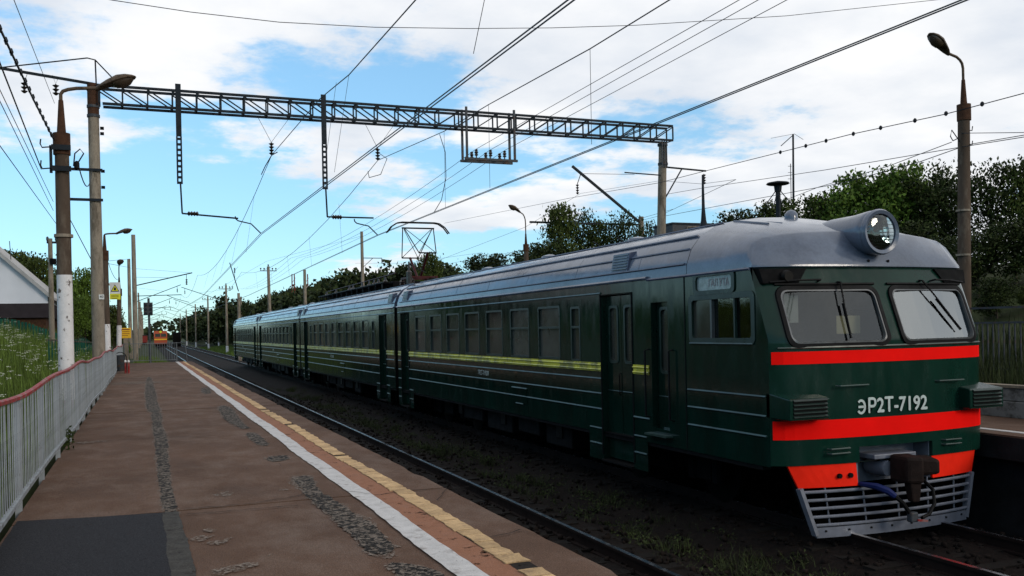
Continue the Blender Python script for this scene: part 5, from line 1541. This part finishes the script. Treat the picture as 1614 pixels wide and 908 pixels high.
# ------------------------------------------------------------------ wires
def wire(name, label, lines, r=.012, m='wire', cat='wire', group='overhead wires', n=4):
    t = thing(name, Vector(lines[0][0]), label, cat, group)
    for pts in lines: MB().tube(pts, r, n).build('strand', m, t, w=True)
    return t


def arc(a, b, d, n=12): return sag(a, b, d, n)


# contact wires
C1 = Vector((4.25, GY - .33, 6.64)); C1n = at(900, 0, Z=6.6); C1n2 = C1 + (C1n - C1) * 1.9
Fr = Vector((4.95, 92, 6.35))
wire('contact_wire', 'twin contact wire over the empty near track', [[C1n2 + Vector((s, 0, 0)), C1 + Vector((s, 0, 0)), Fr + Vector((s, 0, 0)), Vector((4.3 + s, 140, 6.3)), Vector((4.9 + s, 188, 6.3)), Vector((4.4 + s, 330, 6.3))] for s in (-.035, .035)], .011, 'copper')
C2 = Vector((8.90, GY - .33, 6.67)); C2n = at(1520, 0, Z=6.68); C2n2 = C2 + (C2n - C2) * 1.5
wire('contact_wire', 'twin contact wire running to the raised pantograph', [[C2n2 + Vector((s, 0, 0)), C2 + Vector((s, 0, 0)), Vector((9.3 + s, 92, 6.5)), Vector((8.9 + s, 150, 6.5)), Vector((9.2 + s, 330, 6.5))] for s in (-.035, .035)], .011, 'copper')
# catenaries
K1 = Vector((4.76, GY, 9.82)); k1n = at(655, 0, X=4.76)
def droppers(t, pts, fz, X=None):
    for y in pts: pass
def cat_pts(K, near, far, low): return arc(near, K, 0.0, 4)
Kf = Vector((4.76, 95, 8.6))
w = wire('catenary_wire', 'carrying wire slung over the near track through the left insulator string', [[k1n + (k1n - K1) * .8, k1n, at(550, 118, X=4.76), at(505, 155, X=4.76), K1] , arc(K1, Kf, 1.4, 10), arc(Kf, Vector((4.76, 140, 8.6)), 1.2, 6), arc(Vector((4.76, 140, 8.6)), Vector((4.76, 188, 8.6)), 1.2, 6)], .013)
for px, py in ((550, 118), (530, 130)): 
    p = at(px, py, X=4.76); MB().tube([p, Vector((4.35, p.y, 6.64))], .006, 4).build('dropper', 'wire', w, w=True)
for y in (12.2, 44, 52, 60, 68, 78):
    MB().tube([Vector((4.76, y, 8.35 if y < 20 else 9.82 - 1.2 * (y - GY) / 57 - 5.6 * ((y - GY) / 57.5) * (1 - (y - GY) / 57.5))), Vector((4.35, y, 6.6 if y < 40 else 6.5))], .006, 4).build('dropper', 'wire', w, w=True)
for z0 in (0,):
    MB().tube([at(412, 275, X=4.76), at(418, 262, X=4.76), at(428, 245, X=4.76), at(437, 240, X=4.76)], .02, 5).build('jumper', 'wire', w, w=True)
K2 = Vector((9.06, GY, 9.82)); k2n = at(1055, 0, X=9.06)
w = wire('catenary_wire', 'carrying wire slung above the train through the middle insulator string', [[k2n + (k2n - K2) * .6, k2n, at(930, 77, X=9.06), at(770, 165, X=9.06), at(700, 207, X=9.06), K2], arc(K2, Vector((8.9, 95, 8.9)), 1.5, 10), arc(Vector((8.9, 95, 8.9)), Vector((8.9, 150, 8.9)), 1.3, 8)], .013)
for px, py in ((930, 77), (770, 165), (700, 207)):
    p = at(px, py, X=9.06); MB().tube([p, Vector((8.9 + (9.2 - 8.9) * .5, p.y, 6.68))], .006, 4).build('dropper', 'wire', w, w=True)
MB().tube([at(693, 212, X=9.06), at(702, 240, X=9.06), at(703, 280, X=9.06), at(696, 315, X=9.06), at(684, 335, X=9.06)], .012, 5).build('jumper', 'wire', w, w=True)
MB().tube([at(595, 240, X=9.06), at(610, 250, X=9.06), at(600, 275, X=9.06), at(582, 280, X=9.06), at(580, 270, X=9.06)], .015, 5).build('jumper', 'wire', w, w=True)
for y in (45, 54, 63, 72, 82):
    t_ = (y - GY) / 57.5; MB().tube([Vector((8.88, y, 9.82 - .92 * t_ - 6 * t_ * (1 - t_))), Vector((9.0, y, 6.6))], .006, 4).build('dropper', 'wire', w, w=True)
# feeders on the hanging frame
for x, px, l in ((13.3, 1165, 'left'), (13.95, 1195, 'middle'), (14.6, 1240, 'right')):
    a = at(px, 0, X=x); k = Vector((x, GY - .3, 10.46))
    wire('feeder_wire', 'thin feeder wire, %s of the three held by the hanging frame' % l, [[a + (a - k) * .5, a, k], arc(k, Vector((x, 92, 10.1)), .7, 10), arc(Vector((x, 92, 10.1)), Vector((x, 150, 9.8)), .7, 8)], .010)
# street crossing line high above
q = [at(px, py, Y=16) for px, py in ((60, -22), (175, 0), (300, 19), (440, 35), (590, 43), (740, 45), (870, 44), (1000, 40), (1240, 25), (1475, 0), (1600, -16))]
wire('crossing_wire', 'long sagging wire crossing over the tracks along the top', [q], .007)
# left bundle
lamp1 = Vector((-1.6, yl - .1, at(88, 222, Y=yl).z))
tw_a = at(0, 45, Y=12.5)
w = wire('twisted_cable', 'thick twisted cable climbing from the nearest street lamp to the upper left', [[tw_a + (tw_a - lamp1) * .5, tw_a, tw_a.lerp(lamp1, .5) - Vector((0, 0, .03)), lamp1]], .016)
for i in range(14):
    p = tw_a.lerp(lamp1, i / 14); MB().lathe([(.01, -.05), (.027, 0), (.01, .05)], 6, p).build('knot', 'wire', w, w=True)
for i, (p0, p1, yy, lab) in enumerate((((0, 100), (90, 268), 12.5, 'second line from the nearest lamp hook rising left'), ((22, 0), (86, 163), 20.0, 'thin line passing the outrigger insulator near the gantry post'),
        ((0, 142), (84, 318), 20.0, 'upper of two thin lines low beside the left lamp post'), ((0, 160), (84, 332), 20.0, 'lower of two thin lines low beside the left lamp post'), ((0, 230), (88, 352), 20.0, 'lowest thin line at the left picture edge'))):
    if i == 0: A_, B_ = at(*p0, Y=yy), Vector((-1.82, yl - .18, at(90, 270, Y=yl).z))
    else: A_, B_ = at(*p0, Y=yy), at(*p1, Y=GY if i == 1 else 36.0)
    wire('line_wire', lab, [[A_ + (A_ - B_) * .3, A_, B_]], .009 if i else .011)
a = at(124, 262, Y=yl - .2)
wire('lamp_cable', 'slack cable hanging from the nearest lamp down behind the gantry post', [arc(a, Vector((-1.75, GY - .3, 8.9)), .5, 10), [at(110, 345, Y=36), at(152, 425, Y=38), at(165, 440, Y=43)]], .014)
# from the far left lamps: cables between them
wire('lamp_cable', 'cable strung between the second and third platform lamps', [arc(at(168, 405, Y=y2), at(188, 440, Y=y3), .35, 8), [at(168, 415, Y=y2), at(205, 422, Y=88)], [at(165, 412, Y=y2), at(205, 408, Y=88)]], .012)
wire('mast_wire', 'thin wire from the tall bare mast to its slanted arm', [[at(207, 423, Y=88), at(300, 430, Y=88)]], .012)
# right hand lines
rl = [at(1040, 288, Y=33), at(1110, 270, Y=29), at(1230, 240, Y=24), at(1340, 212, Y=20.5), at(1490, 180, Y=17.4), at(1614, 147, Y=15.4), at(1700, 122, Y=14)]
w = wire('bead_cable', 'black cable dotted with clips rising to the upper right', [[at(700, 352, Y=80), at(900, 312, Y=48)] + rl], .013)
for px, py, yy in ((1230, 240, 24), (1270, 230, 22.6), (1302, 222, 21.6), (1345, 211, 20.4), (1388, 201.5, 19.4), (1442, 190, 18.3), (1491, 179, 17.4), (1548, 164, 16.4)):
    MB().lathe([(.015, -.06), (.045, -.03), (.045, .03), (.015, .06)], 6, at(px, py, Y=yy)).build('clip', 'wire', w, w=True)
e1, e2 = at(1526, 228, Y=yr), at(1526, 205, Y=yr)
wire('lamp_line', 'pair of lines between the rust brown lamp hooks and the masts behind', [[at(1040, 342, Y=40), at(1200, 312, Y=28), at(1330, 288, Y=22.5), at(1450, 255, Y=19.2), e1, at(1614, 213, Y=15.6), at(1700, 196, Y=14)], [at(1040, 308, Y=40), at(1110, 296, Y=34), at(1300, 268, Y=24), at(1514, 232, Y=yr), at(1614, 216, Y=15.6)], [at(1514, 210, Y=yr), at(1614, 209, Y=15.6), at(1700, 206, Y=14)]], .012)
wire('branch_line', 'slanting service line from the lamp loop into the trees', [[at(1500, 224, Y=yr), at(1400, 262, Y=21), at(1290, 295, Y=27), at(1200, 330, Y=33)]], .011)
wire('right_catenary', 'sagging line under the right gantry bracket', [[at(690, 411, Y=75), at(828, 358, Y=62), at(915, 305, Y=60), at(1040, 285, Y=44), at(1106, 290, Y=GY), at(1160, 283, Y=30)], [at(690, 432, Y=75), at(1040, 340, Y=50), at(1160, 283, Y=30)], [at(655, 425, Y=80), at(850, 390, Y=60), at(1060, 330, Y=45)]], .011)
wire('far_line', 'faint lines falling away over the second car', [[at(560, 415, Y=92), at(640, 415, Y=92), at(760, 398, Y=80)], [at(700, 440, Y=80), at(820, 405, Y=62)], [at(300, 480, Y=150), at(420, 412, Y=128), at(570, 372, Y=92)]], .012)


# ------------------------------------------------------------------ vegetation
def leaf_cards(P, size, asp=.6):
    """one folded leaf card per point; returns V, F (two triangles each as quads)"""
    n = len(P)
    a = rng.standard_normal((n, 3)); a /= np.linalg.norm(a, axis=1, keepdims=True)
    b = rng.standard_normal((n, 3)); b -= a * (a * b).sum(1, keepdims=True); b /= np.linalg.norm(b, axis=1, keepdims=True)
    c = np.cross(a, b)
    s = (size * rng.uniform(.6, 1.3, n))[:, None] if np.isscalar(size) else size[:, None]
    V = np.stack([P - a * s, P + b * s * asp + c * s * .15, P + a * s, P - b * s * asp + c * s * .15], 1).reshape(-1, 3)
    F = np.arange(4 * n).reshape(n, 4)
    return V, F


def crown_mesh(name, m, h, w, d, clumps, per, leaf, base=.2, seed=0, hole=.0):
    """crown in local coordinates, height h, half widths w, d: uneven clumps with gaps"""
    g = np.random.default_rng(seed); C = []
    lobes = [(g.uniform(-.45, .45), g.uniform(-.45, .45), g.uniform(.35, .95), g.uniform(.35, .6)) for _ in range(9)]
    while len(C) < clumps:
        u = g.uniform(-1, 1, 2); v = g.uniform(0, 1)
        q = np.array([u[0], u[1], v]); ok = False
        for lx, ly, lz, lr in lobes:
            if ((q[0] - lx) / lr) ** 2 + ((q[1] - ly) / lr) ** 2 + ((q[2] - lz) / (lr * .62)) ** 2 < 1: ok = True
        if ok: C.append(((u[0]) * w, (u[1]) * d, h * (base + (1 - base) * v)))
    C = np.array(C); cs = g.uniform(.6, 1.25, len(C))[:, None]
    r = min(w, d) * .16
    P = (C[:, None] + g.standard_normal((len(C), per, 3)) * (r * cs[:, None]) * np.array([1.15, 1.15, .75])).reshape(-1, 3)
    P[:, 2] = np.clip(P[:, 2], h * base * .5, h * 1.04)
    V, F = leaf_cards(P, leaf)
    return np_mesh(name, V, F, m), C


def limbs(h, C, r, seed, base=.12):
    g = random.Random(seed); mb = MB()
    mb.tube([(0, 0, -.3), (.05, .02, h * .22), (-.04, .05, h * .5), (.03, 0, h * .78)], [r, r * .8, r * .5, r * .15], 8)
    for c in g.sample(list(map(tuple, C)), min(16, len(C))):
        z0 = min(c[2] * .6, h * .6); s = Vector((0, 0, z0)); e = Vector(c); m = s.lerp(e, .5) + Vector((0, 0, .1 * h * g.random()))
        mb.tube([s, m, e], [r * .4, r * .22, r * .06], 5)
    return mb


PROTO = {}
def tree_proto(key, m, h, w, d, clumps, per, leaf, base, seed):
    me, C = crown_mesh('crown', m, h, w, d, clumps, per, leaf, base, seed)
    tr = limbs(h, C, .03 * h ** .9, seed).mesh('trunk', 'bark')
    PROTO[key] = (me, tr, h, w)


tree_proto('dense1', 'leafA', 7, 3.0, 2.6, 150, 46, .15, .10, 1)
tree_proto('dense2', 'leafB', 7, 2.8, 2.8, 150, 46, .15, .10, 2)
tree_proto('bright', 'leafC', 7, 3.0, 2.6, 150, 44, .15, .08, 3)
tree_proto('open', 'leafA', 7, 2.6, 2.6, 95, 34, .13, .15, 4)
tree_proto('open2', 'leafB', 7, 2.4, 2.4, 110, 36, .15, .12, 5)


def tree(key, px, pytop, Y, label, name='tree', w=1.0, group=None, X=None, h=None, rz=None):
    me, tr, H, W = PROTO[key]
    p = at(px, pytop, Y=Y) if X is None else Vector((X, Y, gz(X, Y) + h))
    z0 = gz(p.x, Y) - .1
    s = (p.z - z0) / H
    t = thing(name, (p.x, Y, z0), label, 'tree' if name == 'tree' else 'bush', group)
    a = rz if rz is not None else random.uniform(0, 6.28)
    inst(tr, 'trunk', t, rot=(0, 0, a), scale=(s * w, s * w, s)); inst(me, 'crown', t, rot=(0, 0, a), scale=(s * w, s * w, s))
    return t


random.seed(21)
# wood on the bank to the right
B = 'trees on the right bank'
for i, (k, px, py, Y, w, lab) in enumerate((
        ('dense1', 1165, 338, 37, .9, 'dark low tree at the near end of the right bank, beside the cabin'),
        ('dense2', 1225, 322, 36, 1.0, 'dark tree behind the siren post'),
        ('dense2', 1292, 312, 33, 1.0, 'tree behind the headlight, next to the aerial mast'),
        ('bright', 1352, 278, 31, .85, 'taller tree with a lighter crown left of the rust brown lamp'),
        ('bright', 1408, 266, 30, .8, 'brightest rounded treetop left of the rust brown lamp'),
        ('dense1', 1455, 288, 29, .9, 'dark tree just left of the rust brown lamp post'),
        ('open', 1486, 262, 31, .7, 'thin airy tree showing sky just left of the rust brown lamp'),
        ('open', 1560, 262, 27, .8, 'airy tree showing sky right of the rust brown lamp'),
        ('open2', 1610, 256, 26, .75, 'loose tall tree at the right picture edge'),
        ('open', 1640, 262, 30, .8, 'far airy tree behind the loose tall tree at the right edge'))):
    tree(k, px, py, Y, lab, 'tree', w, B)
for i, (k, px, py, Y, w, lab) in enumerate((
        ('dense1', 1540, 372, 20.5, 1.1, 'dark bush directly right of the rust brown lamp post'),
        ('dense1', 1600, 350, 20, 1.2, 'big dark bush under the loose tree at the right edge'),
        ('dense2', 1655, 340, 20, 1.2, 'dark bush cut by the right picture edge'),
        ('dense1', 1570, 440, 18.2, 1.2, 'low dark bush behind the grey picket fence'),
        ('dense2', 1625, 450, 17.9, 1.2, 'low bush with pale sprigs behind the picket fence at the right edge'),
        ('dense1', 1490, 378, 23, 1.1, 'dark bush behind the cab roof corner'),
        ('dense1', 1430, 355, 25, 1.2, 'dark bush behind the round headlight'),
        ('dense2', 1360, 350, 27, 1.2, 'dark bush behind the grey cab roof'),
        ('dense1', 1290, 355, 30, 1.2, 'dark bush below the aerial mast'),
        ('dense1', 1200, 362, 33, 1.2, 'dark bush below the siren post'))):
    tree(k, px, py, Y, lab, 'bush', w, 'bushes on the right bank')
# leafy trees behind the train roof
for k, px, py, Y, w, lab in (('open2', 880, 328, 58, .62, 'leafy tree left of the slanted cantilever'), ('open', 915, 336, 62, .6, 'tree just under the slanted cantilever tip'), ('open2', 948, 352, 60, .55, 'middle tree of the leafy clump, behind the slanted cantilever'),
                             ('open', 985, 338, 59, .6, 'dark tree beside the foot of the slanted cantilever'), ('open', 1018, 352, 57, .55, 'tree touching the right gantry post'), ('dense1', 858, 388, 56, .9, 'low dark tree right of the small curved lamp')):
    tree(k, px, py, Y, lab, 'tree', w, 'leafy trees behind the train')
tree('dense2', 678, 404, 96, 'single small tree behind the pantograph', 'tree', .55)
for i, X in enumerate((33, 36, 39)): tree('dense1', 0, 0, 70 + X % 5, '%s dark shrub just over the train roof, from the curved lamp' % ORD[i], 'bush', 1.3, 'shrubs over the train roof', X=X - 6, h=4.6)
# left side
for k, px, py, Y, w, lab in (('open2', 40, 402, 66, .8, 'tree with an open crown behind the white gable'), ('dense2', 62, 412, 62, .75, 'leafy tree between the white gable and the utility pole'), ('dense2', 98, 440, 60, .7, 'tree behind the nearest lamp post'),
                             ('bright', 132, 428, 58, .55, 'bright green tree between the lamp and the gantry post'), ('bright', 122, 470, 54, .6, 'bright green bush above the garden fence'),
                             ('dense2', 178, 485, 66, .55, 'green tree behind the triangle warning sign'), ('dense1', 150, 470, 64, .6, 'green tree hidden behind the gantry post'), ('dense1', 12, 400, 70, .7, 'sparse tree top over the house roof')):
    tree(k, px, py, Y, lab, 'tree', w, 'trees on the left')
for i, (X, Y, h) in enumerate(((-2.6, 70, 1.7), (-1.6, 78, 1.3), (-3.4, 84, 2.3), (-4.5, 100, 3.5), (-4.2, 120, 4), (-5, 150, 5))):
    tree('bright' if i < 2 else 'dense2', 0, 0, Y, '%s low green bush beyond the platform end railing, by distance' % ORD[i], 'bush', 1.0, 'bushes past the platform end', X=X, h=h)


def forest():
    N = 260; P = []; S = []
    g = np.random.default_rng(5)
    for i in range(N):
        y = 128 + 300 * g.random() ** 1.5; x = 15.5 + 30 * g.random() ** 1.2 + (0 if y > 200 else (2 if y > 160 else 5))
        if y < 180 and x > 41: x = 40 - 8 * g.random()
        top = (min(12.2, 5.6 + (x - 14) * .42) if y < 200 else 7.5 + 4 * g.random()) + g.normal(0, .5)
        z0 = gz(x, y) + .2; h = max(3, top - z0); k = int(900 * min(1, 190 / y) + 120); w = 1.6 + h * .16
        c = g.standard_normal((26, 3)); c /= np.linalg.norm(c, axis=1, keepdims=True); c *= g.random((26, 1)) ** .4
        cc = np.array([x, y, z0 + h * .56]) + c * np.array([w, w, h * .44])
        q = cc[g.integers(0, 26, k)] + g.standard_normal((k, 3)) * np.array([.42, .42, .36]) * (w / 2.2)
        P.append(q); S.append(np.full(k, .20 + y * .0011) * g.uniform(.6, 1.3, k))
    P = np.concatenate(P); S = np.concatenate(S)
    V, F = leaf_cards(P, S, .7)
    o = inst(np_mesh('forest', V, F, 'leafD'), 'forest')
    tag(o, 'dark wood covering the low hill beyond the train', 'forest', kind='stuff')
    # far tree line on the horizon
    n = 30000; x = g.uniform(-700, 1200, n); y = g.uniform(620, 700, n); z = g.random(n) ** 2.2 * (9 + 4 * np.sin(x * .03) + 3 * np.sin(x * .11))
    V, F = leaf_cards(np.stack([x, y, z], 1), 1.7, .8)
    o = inst(np_mesh('far_treeline', V, F, 'leafD'), 'far_treeline'); tag(o, 'thin far tree line along the horizon', 'forest', kind='stuff')
forest()


def blades(P, h, w, lean, m, name):
    n = len(P); a = rng.uniform(0, 2 * np.pi, n); d = np.stack([np.cos(a), np.sin(a), np.zeros(n)], 1)
    s = np.stack([-np.sin(a), np.cos(a), np.zeros(n)], 1) * w[:, None]
    up = np.array([0, 0, 1.0]); L = (rng.random(n) * lean)[:, None] * h[:, None]
    V = np.stack([P - s, P + s, P + up * (h * .62)[:, None] + d * L * .4 + s * .55, P + up * h[:, None] + d * L, P + up * (h * .62)[:, None] + d * L * .4 - s * .55], 1)
    F1 = np.array([[0, 1, 2, 4]]) + 5 * np.arange(n)[:, None]; F2 = np.array([[4, 2, 3, 3]]) + 5 * np.arange(n)[:, None]
    T = np.concatenate([np.stack([F1[:, 0], F1[:, 1], F1[:, 2]], 1), np.stack([F1[:, 0], F1[:, 2], F1[:, 3]], 1), np.stack([F2[:, 0], F2[:, 1], F2[:, 2]], 1)])
    return np_mesh(name, V.reshape(-1, 3), T, m)


def scatter(n, fx, fy):
    x = fx(n); y = fy(n); z = np.array([gz(a, b) for a, b in zip(x, y)]); return np.stack([x, y, z], 1)


# meadow behind the railing
P = scatter(34000, lambda n: -1.28 - 7.0 * rng.random(n) ** 1.35, lambda n: 7 + 48 * rng.random(n) ** 1.25)
P = P[P[:, 0] < -1.22 - .0045 * P[:, 1]]
tag(inst(blades(P, rng.uniform(.3, .75, len(P)), rng.uniform(.006, .014, len(P)), .5, 'grass', 'meadow_grass'), 'meadow_grass'), 'tall green meadow grass on the slope behind the railing', 'grass', kind='stuff')
P = scatter(5000, lambda n: -1.0 + 3.2 * rng.random(n), lambda n: 61.5 + 40 * rng.random(n))
tag(inst(blades(P, rng.uniform(.2, .6, len(P)), rng.uniform(.012, .03, len(P)), .5, 'grass', 'verge_grass'), 'verge_grass'), 'grass growing beyond the platform end', 'grass', kind='stuff')
P = scatter(9000, lambda n: 11.2 + 6 * rng.random(n), lambda n: 103 + 120 * rng.random(n))
tag(inst(blades(P, rng.uniform(.15, .4, len(P)), rng.uniform(.03, .06, len(P)), .5, 'grass', 'far_verge_grass'), 'far_verge_grass'), 'short grass under the far masts', 'grass', kind='stuff')


def umbels():
    c = []; n = 620
    x = -1.6 - 3.6 * rng.random(n); y = 11 + 30 * rng.random(n) ** 1.1
    V, F, SV = [], [], MB()
    for a, b in zip(x, y):
        near = math.sin(a * 2.1 + b * .5) + .5 * math.sin(b * 1.3)
        if near < -.35 and random.random() < .75: continue
        h = random.uniform(.5, .85); z = gz(a, b) + h
        for q in range(random.randint(5, 9)):
            u, v = random.gauss(0, .035), random.gauss(0, .035); s = random.uniform(.005, .010)
            k = len(V); zz_ = z + random.uniform(-.015, .012)
            V += [(a + u - s, b + v - s * .4, zz_ - s * .5), (a + u + s, b + v - s * .4, zz_ - s * .3), (a + u + s, b + v + s, zz_ + s * .6), (a + u - s, b + v + s, zz_ + s * .6)]
            F.append((k, k + 1, k + 2, k + 3))
        SV.tube([(a, b, z - h), (a + .01, b, z - .02)], .004, 3, False)
    tag(inst(np_mesh('umbel_flowers', np.array(V), np.array(F), 'flower'), 'umbel_flowers'), 'white umbel flowers sprinkled through the meadow grass', 'flowers', kind='stuff')
    o = SV.build('flower_stalks', 'grass'); tag(o, 'thin green flower stalks in the meadow', 'grass', kind='stuff')
umbels()


# weeds between the tracks and along the right bank
def weeds():
    n = 300; cx = rng.uniform(5.9, 7.6, n); cy = 6.5 + 45 * rng.random(n) ** 1.3; P = []
    for a, b in zip(cx, cy):
        if math.sin(b * .9 + a) + random.uniform(-1, 1) < -.1: continue
        k = random.randint(30, 110); q = np.stack([rng.normal(a, .10, k), rng.normal(b, .16, k), np.full(k, -.34)], 1); P.append(q)
    P = np.concatenate(P); P = P[(P[:, 0] > 5.7)]
    tag(inst(blades(P, rng.uniform(.05, .22, len(P)), rng.uniform(.003, .007, len(P)), 1.6, 'grass2', 'track_weeds'), 'track_weeds'), 'tufts of weeds growing between the two tracks', 'weeds', kind='stuff')
    P = scatter(12000, lambda n: 13.4 + 5.5 * rng.random(n), lambda n: 7 + 26 * rng.random(n))
    tag(inst(blades(P, rng.uniform(.25, .85, len(P)), rng.uniform(.008, .018, len(P)), .5, 'grass2', 'bank_weeds'), 'bank_weeds'), 'tall weeds in front of the grey picket fence', 'weeds', kind='stuff')
weeds()

def low_weeds():
    C = []
    for i in range(170):
        a, b = random.uniform(5.75, 7.7), 6.5 + 30 * random.random() ** 1.4
        k = random.randint(30, 90); C.append(np.stack([rng.normal(a, .09, k), rng.normal(b, .13, k), -.30 + np.abs(rng.normal(0, .06, k))], 1))
    V, F = leaf_cards(np.concatenate(C), .022, .5)
    tag(inst(np_mesh('low_weeds', V, F, 'grass2'), 'low_weeds'), 'low leafy weeds creeping over the ballast between the tracks', 'weeds', kind='stuff')
low_weeds()
